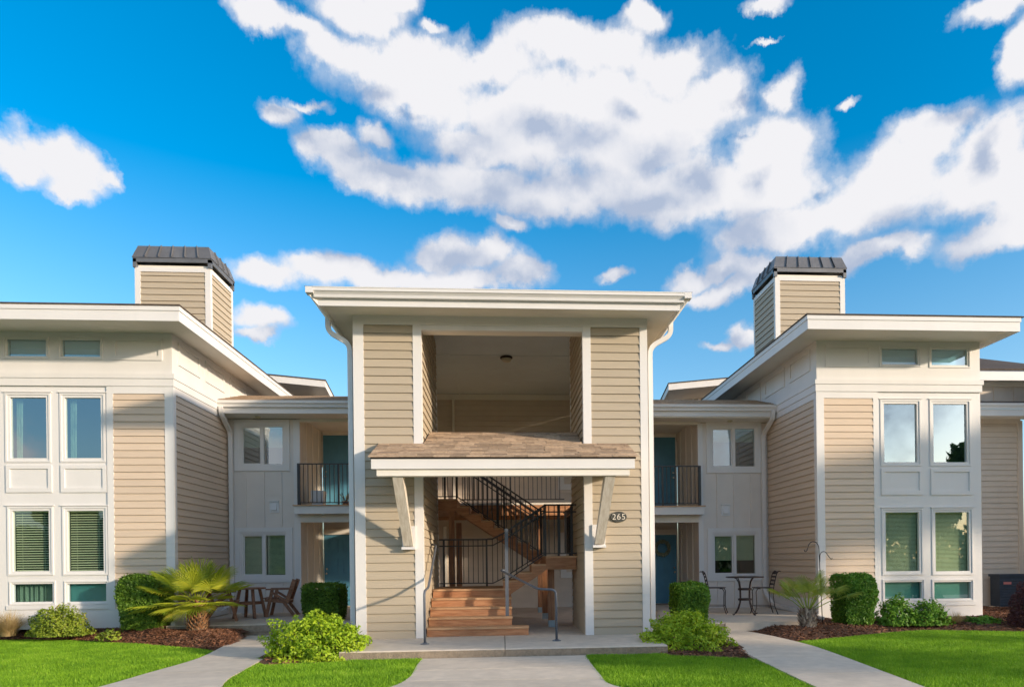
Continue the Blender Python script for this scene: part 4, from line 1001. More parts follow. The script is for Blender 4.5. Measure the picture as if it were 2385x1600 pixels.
# ---------------------------------------------------------------- the wooden stair
ST = root('wooden_stair', (-.6, 1.3, 0), 'switchback cedar stair with open landings inside the entrance pavilion', 'stair')
RZ = .165; X0s, X1s = -1.40, .17
YN = [.20, .48, .76, 1.04, 1.32]
_mc = {}
def bmesh_box(name, m, L, W, H, key=None):
    k = (name, m, round(L, 3), round(W, 3), round(H, 3))
    if k not in _mc:
        b = MB(); b.box(0, L, 0, W, 0, H); me = bpy.data.meshes.new(name); me.from_pydata(b.v, [], b.f); me.materials.append(MT[m]); _mc[k] = me
    return _mc[k]
for i, yn in enumerate(YN):
    x1 = X1s if i else .47
    link('riser', bmesh_box('riser', 'wood', x1-X0s-.02, .025, RZ-.04), ST, (X0s, yn+.025, RZ*i + (.0 if i else .002)))
    if i < 4:
        link('tread', bmesh_box('tread', 'tread', x1-X0s, .145, .038), ST, (X0s, yn, RZ*(i+1)-.038))
        link('tread', bmesh_box('tread', 'tread', x1-X0s, .145, .038), ST, (X0s, yn+.15, RZ*(i+1)-.038))
b = MB(); b.box(X1s+.001, .46, .245, .478, 0, .12); mk('step_frame', b, 'wood', ST)
# closed ends under the steps
for i in range(1, 5):
    box('step_end_board', 'wood', ST, (X1s-.045, X1s-.012, YN[i]+.051, 1.5 if i == 4 else 1.34, RZ*i + .001, RZ*(i+1)-.04))
# first landing
z1 = .825
y = 1.32
while y < 2.76:
    link('deck_board', bmesh_box('deck_board', 'tread', X1s-X0s-.02, .138, .036), ST, (X0s, y, z1-.036)); y += .143
box('landing_beam', 'wood', ST, (X0s, X1s-.05, 2.74, 2.775, z1-.28, z1-.038))
# lower flight, rising to the right
xn = [0.0, .29, .58, .87]; zn = [z1 + .16*(k+1) for k in range(4)]
for k in range(3):
    link('tread', bmesh_box('tread_cross', 'tread', .305, 1.08, .038), ST, (xn[k]-.01, 1.335, zn[k]-.038))
    link('riser', bmesh_box('riser_cross', 'wood', .02, 1.06, .12), ST, (xn[k]+.012, 1.345, zn[k]-.16))
link('riser', bmesh_box('riser_cross', 'wood', .02, 1.06, .12), ST, (xn[3]+.012, 1.345, zn[3]-.16))
def stringer(pts, y0, y1, m='wood', name='stringer'):
    s = MB(); n = len(pts)
    for y in (y0, y1): s.v += [(x, y, z) for x, z in pts]
    for i in range(n): s.f.append((i, (i+1) % n, n+(i+1) % n, n+i))
    s.f.append(tuple(range(n))[::-1]); s.f.append(tuple(range(n, 2*n)))
    return mk(name, s, m, ST)
low = [(-.0, z1-.03), (-.0, zn[0]-.042), (.285, zn[0]-.042), (.285, zn[1]-.042), (.575, zn[1]-.042), (.575, zn[2]-.042), (.865, zn[2]-.042), (.865, zn[3]-.29), (.13, z1-.13), (.03, z1-.12)]
stringer(low, 1.325, 1.365); stringer(low, 2.375, 2.415)
# second landing
z2 = zn[3]
y = 1.31
while y < 3.78:
    link('deck_board', bmesh_box('deck_board2', 'tread', .64, .138, .036), ST, (.862, y, z2-.036)); y += .143
box('landing_beam', 'wood', ST, (.868, 1.48, 1.325, 1.365, z2-.275, z2-.038)); box('landing_beam', 'wood', ST, (.868, 1.48, 3.72, 3.76, z2-.275, z2-.038)); box('landing_beam', 'wood', ST, (.868, .905, 1.366, 3.719, z2-.275, z2-.038))
# upper flight, rising to the left
xu = [.87 - .267*k for k in range(8)]; zu = [z2 + .162*(k+1) for k in range(8)]
z3 = zu[7]
for k in range(7):
    link('tread', bmesh_box('tread_up', 'tread', .28, 1.0, .038), ST, (xu[k]-.267-.0, 2.80, zu[k]-.038))
    link('riser', bmesh_box('riser_up', 'wood', .02, .98, .12), ST, (xu[k]-.02, 2.81, zu[k]-.16))
pu = []
for k in range(7): pu += [(xu[k]-.004, zu[k]-.042-(.162 if k == 0 else .162)), (xu[k]-.004, zu[k]-.042)]
pu += [(xu[7]-.004, zu[6]-.042), (xu[7]-.004, z3-.30), (xu[0]-.10, z2-.13-.05)]
stringer(pu, 2.77, 2.81); stringer(pu, 3.78, 3.82)
# third landing and walkway to the upper doors
y = 2.77
while y < 3.95:
    link('deck_board', bmesh_box('deck_board3', 'tread', .42, .138, .036), ST, (-1.415, y, z3-.036)); y += .143
box('landing_beam', 'wood', ST, (-1.41, -.998, 2.775, 2.815, z3-.27, z3-.038)); box('landing_beam', 'wood', ST, (-1.035, -.998, 2.816, 3.93, z3-.27, z3-.038))
box('walkway_beam', 'wood', ST, (-2.6, 2.66, 3.95, 3.99, z3-.30, z3-.05)); box('walkway_trim', 'white2', ST, (-2.6, 2.66, 3.94, 3.95, z3-.05, z3-.0))
box('walkway_floor', 'tread', ST, (-2.6, 2.66, 3.992, 7.7, z3-.10, z3-.0)); box('walkway_joist', 'wood', ST, (-2.6, 2.66, 5.6, 5.64, z3-.30, z3-.101))
for (x, y, za, zb_) in ((-1.13, 2.93, z1, z3-.27), (-1.0, 3.4, 0, z3-.5)):
    box('post', 'woodz', ST, (x-.06, x+.06, y-.05, y+.07, za+.001, zb_))
for (x, y) in ((.995, 1.73), (.98, 3.65), (.985, 5.70)):
    p_ = box('post', 'woodz', ST, (x-.065, x+.065, y-.05, y+.08, .14, (z2-.276) if y < 4 else z3-.301)); box('post_base', 'steel', p_, (x-.067, x+.067, y-.052, y+.082, .0, .139))
for (x, y) in ((-1.25, 2.68), (-.2, 2.68), (-1.25, 1.6)):
    box('post', 'woodz', ST, (x-.045, x+.045, y-.045, y+.045, .0, z1-.04))

# ---------------------------------------------------------------- stair railing
RL = root('stair_railing', (-.6, 1.4, .825), 'black metal balustrade with thin square balusters along the stair flights', 'railing')
def guard(pts, y, hgt=1.03, posts=(), hand=True, bot=.07, sp=.112, m='black', ax='x', skip=0):
    """pts: (x, z of floor line) polyline at depth y; ax='y' swaps roles"""
    P3 = (lambda x, z: (x, y, z)) if ax == 'x' else (lambda x, z: (y, x, z))
    for (a, b) in zip(pts, pts[1:]):
        for off, w, h_ in ((hgt, .045, .032), (bot, .028, .022)) + (((hgt-.14, .03, .026),) if hand else ()):
            s = MB(); s.bar(P3(a[0], a[1]+off), P3(b[0], b[1]+off), w, h_); mk('rail' if off != bot else 'bottom_rail', s, m, RL)
    # balusters
    tot = abs(pts[-1][0]-pts[0][0]); n = int(tot/sp)
    xs = [p[0] for p in pts]; zs = [p[1] for p in pts]
    if xs[0] > xs[-1]: xs, zs = xs[::-1], zs[::-1]
    for k in range(1, n+1):
        x = xs[0] + tot*k/(n+1); z = float(np.interp(x, xs, zs))
        key = ('bal', m, round(hgt-bot, 3))
        if key not in _mc:
            q = MB(); q.box(-.0085, .0085, -.0085, .0085, 0, hgt-bot); me = bpy.data.meshes.new('baluster'); me.from_pydata(q.v, [], q.f); me.materials.append(MT[m]); _mc[key] = me
        link('baluster', _mc[key], RL, P3(x, z+bot))
    for x in posts:
        z = float(np.interp(x, xs, zs)); c = P3(x, z)
        s = MB(); s.box(c[0]-.021, c[0]+.021, c[1]-.021, c[1]+.021, z+.001, z+hgt+.015); mk('railing_post', s, m, RL)
guard([(-1.39, z1), (-.33, z1)], 2.70, posts=(-1.29, -.355)); guard([(-.33, z1), (-.22, z1), (.0, zn[0]-.05), (.86, z2)], 2.44, posts=(), hand=True)
guard([(.05, zn[0]-.07), (.86, z2), (1.49, z2)], 1.345, hgt=1.03, posts=(.86, 1.13, 1.40), bot=.05)
guard([(-1.41, z3), (-1.0, z3), (.86, z2+.03), (.95, z2+.03)], 2.79, hgt=.98, posts=(-1.26, -1.0, .04, .86), bot=.05)
guard([(-1.0, z3), (.86, z2+.03)], 3.80, hgt=.98, posts=(-.1,), bot=.05)
guard([(-.98, z3), (1.49, z3)], 3.93, hgt=1.05, hand=False, posts=(.2,), bot=.08)
guard([(2.0, z2), (3.7, z2)], 1.46, posts=(2.4,), ax='y')
s = MB(); s.box(.04, .105, .585, .65, .331, 1.985); mk('newel_post', s, 'greyrail', RL)
s = MB(); s.bar((.072, .62, 1.975), (.072, 1.345, zn[0]-.07+1.03), .045, .032); mk('rail', s, 'greyrail', RL)
def pipe(name, pts, label, cat, r=.021, group=None, plate=None):
    T = root(name, plate, label, cat, group)
    m_ = MB(); m_.tube(rounded(pts, .10, 6), r, 12); mk('pipe', m_, 'greyrail', T, smoothf=True)
    m_ = MB(); m_.lathe([(.075, .001), (.075, .010), (.045, .018), (.03, .03)], plate, 18); mk('base_plate', m_, 'greyrail', T)
    bl = MB()
    for k in range(4):
        t = k*math.pi/2+.8; bl.lathe([(.008, .010), (.008, .022)], (plate[0]+.058*math.cos(t), plate[1]+.058*math.sin(t), 0), 6)
    mk('bolts', bl, 'steel', T, kind='stuff')
    return T
pipe('handrail', [(-1.318, -.865, 0), (-1.318, -.865, .885), (-1.30, -.40, .93), (-1.305, 1.10, 1.70), (-1.39, 1.16, 1.72)], 'grey pipe handrail climbing along the left pier of the stair', 'handrail', plate=(-1.318, -.865, 0))
pipe('handrail', [(.903, -.77, 0), (.903, -.77, .875), (.60, -.62, .885), (-.045, .56, 1.20), (.06, .62, 1.20)], 'grey pipe handrail standing free to the right of the bottom steps', 'handrail', plate=(.903, -.77, 0))

# ---------------------------------------------------------------- plants
def leaves(pts, nrm, size, m, name, parent, aspect=.55, jit=.6, seed=1, kind=None):
    """one folded leaf per point"""
    rg = np.random.default_rng(seed); n = len(pts)
    nr = nrm + rg.normal(0, jit, (n, 3)); nr /= np.linalg.norm(nr, axis=1)[:, None] + 1e-9
    a = rg.normal(0, 1, (n, 3)); a -= (a*nr).sum(1)[:, None]*nr; a /= np.linalg.norm(a, axis=1)[:, None] + 1e-9
    c = np.cross(nr, a); L = (size*(.6+.8*rg.random(n)))[:, None]; W = L*aspect
    V = np.empty((n, 4, 3)); V[:, 0] = pts - a*L*.5; V[:, 1] = pts + c*W*.5 + nr*L*.08; V[:, 2] = pts + a*L*.5 - nr*L*.12; V[:, 3] = pts - c*W*.5 + nr*L*.08
    og = np.array(WO[parent]) if parent is not None else np.zeros(3)
    me = bpy.data.meshes.new(name); me.vertices.add(n*4); me.vertices.foreach_set('co', (V-og).ravel())
    me.loops.add(n*4); me.loops.foreach_set('vertex_index', np.arange(n*4, dtype=np.int32))
    me.polygons.add(n); me.polygons.foreach_set('loop_start', np.arange(n, dtype=np.int32)*4); me.polygons.foreach_set('loop_total', np.full(n, 4, np.int32))
    me.update(calc_edges=True); me.materials.append(MT[m])
    return link(name, me, parent, Vector(og), kind)
def twigs(parent, c, rx, ry, h, n, r=.006, seed=2, m='bark', name='stems'):
    rg = random.Random(seed); t = MB()
    for k in range(n):
        a = rg.uniform(0, 6.28); q = rg.random()**.5
        x1, y1, z1_ = c[0]+math.cos(a)*rx*q*.8, c[1]+math.sin(a)*ry*q*.8, c[2]+h*rg.uniform(.55, .9)
        x0, y0 = c[0]+math.cos(a)*rx*q*.25, c[1]+math.sin(a)*ry*q*.25
        t.tube([(x0, y0, c[2]-.03), ((x0*.5+x1*.5)+rg.uniform(-.02, .02), (y0+y1)/2, c[2]+h*.35), (x1, y1, z1_)], r, 5, .5)
    return mk(name, t, m, parent)
def shrub(c, rx, ry, h, n, size, m, label, form='round', seed=1, name='shrub', cat='shrub', sprig=0, fill=.45, group=None, zb=.0):
    T = root(name, c, label, cat, group); rg = np.random.default_rng(seed)
    if form == 'box':
        k = int(n*1.6); P = []; Nn = []
        f = rg.random(k); u = rg.uniform(-1, 1, k); v = rg.uniform(-1, 1, k)
        for i in range(k):
            a = f[i]
            if a < .30: p, nn = (u[i], -1, v[i]), (0, -1, 0)
            elif a < .52: p, nn = (1, u[i], v[i]), (1, 0, 0)
            elif a < .70: p, nn = (-1, u[i], v[i]), (-1, 0, 0)
            elif a < .90: p, nn = (u[i], v[i], 1), (0, 0, 1)
            else: p, nn = (u[i]*.8, v[i]*.8, u[i]*v[i]), (0, 0, 1)
            P.append(p); Nn.append(nn)
        P = np.array(P, float); Nn = np.array(Nn, float)
        # soften the corners and bulge unevenly
        bul = 1 + .05*np.sin(P[:, 0]*5+seed)*np.cos(P[:, 2]*4+seed*2) + rg.normal(0, .035, k)
        r4 = (np.abs(P)**6).sum(1)**(1/6); P = P/r4[:, None]*1.04
        P *= bul[:, None]; P *= (1 - .10*rg.random(k)**3)[:, None]
        P[:, 2] = P[:, 2]*.5+.5
        P[:, 0] *= (.86 + .14*np.clip(P[:, 2]*1.6, 0, 1)); P[:, 1] *= (.86 + .14*np.clip(P[:, 2]*1.6, 0, 1))
        P = P*np.array([rx, ry, h]) + np.array(c)
    else:
        d = rg.normal(0, 1, (n, 3)); d[:, 2] = np.abs(d[:, 2])*1.1 - .25; d /= np.linalg.norm(d, axis=1)[:, None]
        r = 1 - rg.random(n)**2*fill
        lump = 1 + .13*np.sin(d[:, 0]*6+seed)*np.cos(d[:, 1]*5+seed) + .09*np.sin(d[:, 2]*9+d[:, 0]*7+seed*3)
        if form == 'loose': lump += .16*np.sin(d[:, 0]*13+seed*5)*np.sin(d[:, 2]*11+seed)
        P = d*(r*lump)[:, None]; Nn = d + np.array([0, 0, .4])
        P = P*np.array([rx, ry, h*.92]) + np.array(c) + np.array([0, 0, h*.08+zb])
        P[:, 2] = np.maximum(P[:, 2], c[2]+.01)
    if sprig:
        SP = []; SN = []
        for k in range(sprig):
            a = rg.uniform(0, 6.28); e = rg.uniform(.35, 1.4); dr = np.array([math.cos(a)*math.cos(e), math.sin(a)*math.cos(e), math.sin(e)])
            base = dr*np.array([rx, ry, h])*.86 + np.array(c); L = rg.uniform(.06, .20); dd = dr*.6 + np.array([rg.normal(0, .25), rg.normal(0, .25), .75]); dd /= np.linalg.norm(dd)
            for q in range(9):
                SP.append(base + dd*L*q/8 + rg.normal(0, .012, 3)); SN.append(dd + rg.normal(0, .5, 3))
        P = np.vstack([P, SP]); Nn = np.vstack([Nn, SN])
    leaves(P, Nn, size, m, 'foliage', T, seed=seed+5)
    twigs(T, c, rx, ry, h, 14, seed=seed)
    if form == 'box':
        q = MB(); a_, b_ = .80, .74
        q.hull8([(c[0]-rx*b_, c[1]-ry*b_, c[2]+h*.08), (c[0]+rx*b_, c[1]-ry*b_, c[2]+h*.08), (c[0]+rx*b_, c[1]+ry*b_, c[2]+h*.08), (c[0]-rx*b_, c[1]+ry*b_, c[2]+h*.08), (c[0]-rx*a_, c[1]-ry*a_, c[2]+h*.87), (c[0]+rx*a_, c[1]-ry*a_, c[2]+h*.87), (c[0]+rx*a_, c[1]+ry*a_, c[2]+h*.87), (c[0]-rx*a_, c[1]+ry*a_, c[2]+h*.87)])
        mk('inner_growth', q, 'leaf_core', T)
    return T
shrub((-8.95, 2.02, -.01), .56, .42, .56, 5200, .050, 'leaf_yellow', 'low rounded shrub of yellow-green leaves below the left windows', seed=3, sprig=40)
shrub((-7.42, 2.35, .03), .43, .34, 1.10, 9000, .048, 'leaf_dark', 'tall clipped boxy shrub behind the large palm on the left', 'box', seed=4)
shrub((-3.95, 3.05, -.02), .41, .38, .92, 7800, .045, 'leaf_dark', 'clipped cube hedge in front of the lower left door', 'box', seed=5, name='hedge', cat='hedge')
shrub((-2.98, -1.25, -.13), .84, .52, .66, 9500, .052, 'leaf_lime', 'spreading lime-green bush beside the left end of the entrance slab', 'loose', seed=6, sprig=120)
shrub((3.96, 1.95, -.06), .35, .36, .90, 7600, .045, 'leaf_mid', 'clipped cube hedge in front of the lower right door', 'box', seed=7, name='hedge', cat='hedge')
shrub((3.06, -1.02, -.13), .76, .50, .56, 8200, .052, 'leaf_lime', 'spreading lime-green bush beside the right end of the entrance slab', 'loose', seed=8, sprig=110)
shrub((7.38, 1.55, -.05), .35, .36, 1.02, 8600, .048, 'leaf_mid', 'tall clipped shrub right of the small palm', 'box', seed=9)
shrub((8.27, 1.45, -.06), .40, .32, .52, 2600, .058, 'leaf_mid', 'loose low bush directly right of the tall clipped shrub', 'loose', seed=10, sprig=60)
shrub((8.92, 1.35, -.06), .42, .30, .44, 2300, .058, 'leaf_mid', 'smaller sprawling bush below the teal-shaded window', 'loose', seed=11, sprig=60)
shrub((10.12, 1.35, -.08), .40, .24, .16, 1300, .06, 'leaf_mid', 'flat green tuft at the foot of the tower corner', 'loose', seed=12, name='ground_plant', cat='plant')
shrub((10.85, .85, -.10), .48, .42, .90, 8200, .045, 'leaf_purple', 'round purple-leaved shrub cut by the right edge of the photo', seed=13, fill=.3, zb=.0)
shrub((-7.72, 1.55, -.07), .22, .16, .20, 260, .06, 'leaf_yellow', 'tiny weedy yellow plant in the left mulch', 'loose', seed=14, name='ground_plant', cat='plant')
def tussock(c, n, L, spread, label, m='straw', seed=1, plume=0):
    T = root('ornamental_grass', c, label, 'grass clump'); rg = random.Random(seed); t = MB()
    for k in range(n):
        a = rg.uniform(0, 6.28); q = rg.random()**.7; ln = L*rg.uniform(.6, 1.1); r0 = spread*.25*rg.random()
        x, y = c[0]+math.cos(a)*r0, c[1]+math.sin(a)*r0; w = .0035; wx, wy = -math.sin(a)*w, math.cos(a)*w
        pr = None
        for i in range(5):
            s_ = i/4; rr = spread*q*(s_**1.6)*1.1; z = c[2] + ln*(s_ - .42*q*s_*s_)
            p = (x+math.cos(a)*rr, y+math.sin(a)*rr, z); ww = 1-s_*.85
            cu = [(p[0]-wx*ww, p[1]-wy*ww, p[2]), (p[0]+wx*ww, p[1]+wy*ww, p[2])]
            if pr:
                n0 = len(t.v); t.v += [pr[0], pr[1], cu[1], cu[0]]; t.f.append((n0, n0+1, n0+2, n0+3))
            pr = cu
    mk('blades', t, m, T, kind='stuff'); return T
tussock((-9.98, 2.10, -.02), 1300, .56, .52, 'dry straw-coloured ornamental grass at the left edge of the photo', seed=4)
tussock((9.52, 1.35, -.08), 420, .30, .30, 'sparse dry grass tuft between the bushes and the tower corner', seed=5)
tussock((3.38, 2.9, -.05), 160, .42, .25, 'dry twiggy grass behind the right hedge by the lower door', seed=6)

def palm(name, c, th, tr, fronds, L, m, bark, label, seed, pet, droop=.35):
    T = root(name, c, label, 'palm'); rg = random.Random(seed)
    t = MB(); t.lathe([(tr*1.15, -.05), (tr*1.0, .05), (tr*.82, th*.5), (tr*.9, th*.85), (tr*.6, th+.06)], c, 16); TRK = mk('trunk', t, 'bark', T)
    bt = MB(); nb = 170
    for k in range(nb):
        z = th*(k/nb)*1.02; a = k*2.4; rr = tr*(.84 + .1*math.sin(z*9)); ca, sa = math.cos(a), math.sin(a)
        h_ = rg.uniform(.05, .11); o = rg.uniform(.03, .09); w = rg.uniform(.020, .038)
        p = Vector((c[0]+ca*rr, c[1]+sa*rr, c[2]+z)); tn = Vector((-sa, ca, 0))
        tip = p + Vector((ca*o, sa*o, h_))
        n0 = len(bt.v); bt.v += [tuple(p-tn*w), tuple(p+tn*w), tuple(tip+tn*w*.4), tuple(tip-tn*w*.4), tuple(p+Vector((ca*.02, sa*.02, 0)))]
        bt.f += [(n0, n0+1, n0+2, n0+3), (n0, n0+4, n0+3), (n0+4, n0+1, n0+2)]
    mk('leaf_boots', bt, bark, TRK, kind='stuff')
    top = Vector(c) + Vector((0, 0, th))
    for (az, el, pl_, fl) in fronds:
        a = R(az); e = R(el); d = Vector((math.cos(a)*math.cos(e), math.sin(a)*math.cos(e), math.sin(e)))
        p0 = top + Vector((d.x, d.y, 0))*tr*.5; p1 = p0 + d*pl_*pet*.5 + Vector((0, 0, .02)); p2 = p0 + d*pl_*pet - Vector((0, 0, .06*pl_*pet))
        s = MB(); s.tube([p0, p1, p2], .011, 5, .55); fo = mk('frond', s, m, T)
        d2 = (p2-p1).normalized(); side = d2.cross(Vector((0, 0, 1))); side = side.normalized() if side.length > .05 else Vector((math.sin(a), -math.cos(a), 0))
        nr = side.cross(d2).normalized(); fan = MB(); ns = 30; FL = L*fl
        for k in range(ns):
            u_ = (k/(ns-1))*2-1; an = u_*R(118); dr = d2*math.cos(an) + side*math.sin(an)
            dr = (dr + nr*.16*(1-abs(u_))).normalized(); ll = FL*(1 - .32*abs(u_)**1.5)*rg.uniform(.9, 1.06)
            wv = dr.cross(nr).normalized()*FL*(.0150 if L > .5 else .022); b0 = p2; b1 = p2 + dr*ll*.45; b2 = p2 + dr*ll*.78 - Vector((0, 0, droop*.13*ll)); b3 = p2 + dr*ll - Vector((0, 0, droop*.42*ll))
            f1 = nr*FL*.018
            n0 = len(fan.v)
            fan.v += [tuple(b0), tuple(b1-wv+f1), tuple(b1), tuple(b1+wv+f1), tuple(b2-wv*.7+f1), tuple(b2), tuple(b2+wv*.7+f1), tuple(b3)]
            fan.f += [(n0, n0+1, n0+2), (n0, n0+2, n0+3), (n0+1, n0+4, n0+5, n0+2), (n0+2, n0+5, n0+6, n0+3), (n0+4, n0+7, n0+5), (n0+5, n0+7, n0+6)]
        mk('leaf_fan', fan, m, fo)
    return T
fr = []
rg = random.Random(21)
for k in range(11): fr.append((k*33+10, rg.uniform(55, 82), .75, rg.uniform(.9, 1.05)))
for k in range(11): fr.append((k*33+22, rg.uniform(24, 50), rg.uniform(.8, 1.0), rg.uniform(.85, 1.05)))
for k in range(6): fr.append((k*60+5, rg.uniform(-8, 14), rg.uniform(.55, .75), rg.uniform(.75, .9)))
fr += [(262, -18, .45, .85), (290, -8, .5, .85), (232, -6, .6, .85), (275, 20, .6, .9), (215, 2, 1.0, .95), (318, 6, .8, .95), (185, -4, 1.05, 1.0)]
palm('palm_tree', (-6.27, 2.08, .0), .58, .185, fr, .60, 'palm', 'palmbark', 'large yellow-green fan palm with shaggy trunk beside the left patio', 31, .62, .22)
fr = []
rg = random.Random(23)
for k in range(13): fr.append((k*27.7, rg.uniform(38, 74), rg.uniform(.8, 1.1), rg.uniform(.85, 1.05)))
fr += [(355, 24, 1.35, 1.1), (10, 34, 1.2, 1.1), (185, 35, 1.1, 1)]
palm('palm_tree', (6.12, .95, -.06), .36, .145, fr, .34, 'palm2', 'palmbark2', 'small dull-green fan palm with pale scaly trunk beside the right patio', 33, .60, .5)

# trees: they stand before the building, shade its right half and show in its windows
def tree_mesh(seed, h, rx, n, size, lo=.45):
    rg = np.random.default_rng(seed); rr = random.Random(seed)
    c = []
    for k in range(16):
        a = rr.uniform(0, 6.28); q = rr.random()**.5*.72; c.append((math.cos(a)*q*rx, math.sin(a)*q*rx, h*rr.uniform(lo, .88), rr.uniform(.26, .42)*rx))
    P = []; Nn = []
    for (x, y, z, r) in c:
        d = rg.normal(0, 1, (n//16, 3)); d /= np.linalg.norm(d, axis=1)[:, None]; q = (.55+.45*rg.random(n//16))[:, None]
        P.append(d*q*np.array([r, r, r*.8]) + np.array([x, y, z])); Nn.append(d)
    return c, np.vstack(P), np.vstack(Nn)
def tree(c, h, rx, n, size, label, seed, group, lo=.45):
    T = root('tree', c, label, 'tree', group); cl_, P, Nn = tree_mesh(seed, h, rx, n, size, lo)
    leaves(P + np.array(c), Nn, size, 'leaf_tree', 'crown', T, aspect=.6, seed=seed)
    t = MB(); t.tube([(c[0], c[1], c[2]-.1), (c[0]+.1, c[1], c[2]+h*.25), (c[0], c[1]+.1, c[2]+h*.5)], rx*.07+.05, 10, .6)
    for (x, y, z, r) in cl_[:9]: t.tube([(c[0], c[1], c[2]+h*.3), (c[0]+x*.5, c[1]+y*.5, c[2]+z*.75), (c[0]+x, c[1]+y, c[2]+z)], rx*.022+.02, 6, .4)
    mk('trunk', t, 'bark', T); return T
T1 = tree((24.5, -6.3, -.2), 9.4, 2.2, 3200, .34, 'leafy tree beyond the right edge, nearest the building', 41, 'trees right of the lawn', .68)
T2 = tree((25.0, -10.6, -.2), 8.6, 2.2, 2800, .34, 'leafy tree beyond the right edge, middle of three', 42, 'trees right of the lawn', .68)
T3 = tree((24.5, -14.6, -.2), 8.0, 2.1, 2400, .34, 'leafy tree beyond the right edge, farthest of three', 43, 'trees right of the lawn', .68)
spots = [(-40, -52, 8.0), (-31, -49, 7.0), (-22, -53, 8.5), (-13, -50, 7.2), (-4, -54, 8.0), (5, -50, 7.4), (14, -53, 8.2), (23, -49, 7.6), (33, -52, 9.4), (42, -50, 9.2), (52, -46, 12.6)]
base = tree((0, 0, 0), 8.0, 4.8, 9000, .55, 'leafy tree of the row across the lawn behind the viewer', 51, 'tree row facing the building')
for k, (x, y, h_) in enumerate(spots):
    if k == 0: o = base
    else:
        o = base.copy(); COL.objects.link(o)
        for ch in base.children: d_ = ch.copy(); COL.objects.link(d_); d_.parent = o
    o['label'] = 'leafy tree of the row behind the viewer, ' + ('leftmost one', 'second from the left end', 'third from the left end', 'fourth from the left end', 'fifth from the left end', 'the middle one', 'fifth from the right end', 'fourth from the right end', 'third from the right end', 'second from the right end', 'the tallest, at the right end')[k]
    o.location = (x, y, -.2); o.rotation_euler = (0, 0, k*1.3); o.scale = (1, 1, h_/8)
hb = MB(); hb.poly([(-75, -66), (75, -66), (75, -58), (-75, -58)], -.2, .2)
rgx = np.random.default_rng(5); nH = 16000
P = np.stack([rgx.uniform(-80, 80, nH), rgx.uniform(-66, -58, nH), -.2 + 5.2*rgx.random(nH)**.8*(1+.18*np.sin(rgx.uniform(-80, 80, nH)*.0)) ], 1)
P[:, 2] *= 1 + .22*np.sin(P[:, 0]*.31) + .12*np.sin(P[:, 0]*.83)
o = leaves(P, np.tile(np.array([0, 1., .3]), (nH, 1)), .8, 'leaf_tree', 'woodland', None, seed=9, kind='stuff')

# ---------------------------------------------------------------- patio furniture
def place(T, loc, ang): T.location = loc; T.rotation_euler = (0, 0, ang)
def wchair(label, group):
    T = root('wooden_armchair', (0, 0, 0), label, 'armchair', group); w = .29
    for s in (-1, 1):
        y = s*w
        q = MB(); q.bar((.30, y, 0), (.16, y, .64), .05, .07, (1, 0, 0)); mk('leg', q, 'teak', T)
        q = MB(); q.bar((-.34, y, 0), (-.06, y, .40), .05, .07, (1, 0, 0)); mk('leg', q, 'teak', T)
        q = MB(); q.bar((-.15, y*.9, .32), (-.34, y*.9, .88), .045, .09, (1, 0, 0)); mk('back_post', q, 'teak', T)
        q = MB(); q.bar((.30, y, .655), (-.30, y, .655), .095, .032); mk('arm', q, 'teak', T)
        q = MB(); q.bar((.20, y*.98, .60), (-.20, y*.98, .34), .03, .055, (0, 0, 1)); mk('brace', q, 'teak', T)
        q = MB(); q.bar((.34, y*.85, .40), (-.22, y*.85, .34), .035, .07); mk('seat_rail', q, 'teak', T)
    for k in range(6):
        x = .33 - k*.10; z = .445 - k*.012; q = MB(); q.box(x-.042, x+.042, -w+.02, w-.02, z-.012, z+.012); mk('seat_slat', q, 'teak', T)
    for k in range(5):
        t = .25 + k*.165; x = -.15 - .19*t + .03; z = .32 + .56*t; q = MB(); q.bar((x, -w+.02, z), (x, w-.02, z), .02, .075, (-.33, 0, 1)); mk('back_slat', q, 'teak', T)
    return T
wc1 = wchair('brown wooden armchair right of the round wooden table', 'wooden armchairs on the left patio')
def dup(T, label):
    o = T.copy(); COL.objects.link(o); o['label'] = label
    for ch in T.children:
        d_ = ch.copy(); COL.objects.link(d_); d_.parent = o
        for g2 in ch.children: e_ = g2.copy(); COL.objects.link(e_); e_.parent = d_
    return o
wc2 = dup(wc1, 'brown wooden armchair half hidden behind the large palm')
place(wc1, (-5.34, 4.50, .115), math.atan2(-.12, -1)); place(wc2, (-6.28, 3.30, .115), R(22))
TB = root('wooden_table', (-5.93, 4.05, .115), 'round brown wooden patio table between two wooden armchairs', 'table')
cx_, cy_, cz_ = -5.93, 4.05, .115
m_ = MB(); m_.lathe([(.34, .672), (.355, .68), (.355, .70), (.345, .708)], (cx_, cy_, cz_), 32); mk('tabletop', m_, 'teak', TB)
for k in range(4):
    a = k*math.pi/2+.62; q = MB(); q.bar((cx_+math.cos(a)*.36, cy_+math.sin(a)*.36, cz_), (cx_+math.cos(a)*.22, cy_+math.sin(a)*.22, cz_+.672), .06, .06, (math.cos(a), math.sin(a), 0)); mk('leg', q, 'teak', TB)
for k in range(4):
    a, b_ = k*math.pi/2+.62, (k+1)*math.pi/2+.62; q = MB(); q.bar((cx_+math.cos(a)*.285, cy_+math.sin(a)*.285, cz_+.34), (cx_+math.cos(b_)*.285, cy_+math.sin(b_)*.285, cz_+.34), .025, .045); mk('stretcher', q, 'teak', TB)
q = MB(); q.box(cx_-.2, cx_+.2, cy_-.2, cy_+.2, cz_+.363, cz_+.38); mk('shelf', q, 'teak', TB)

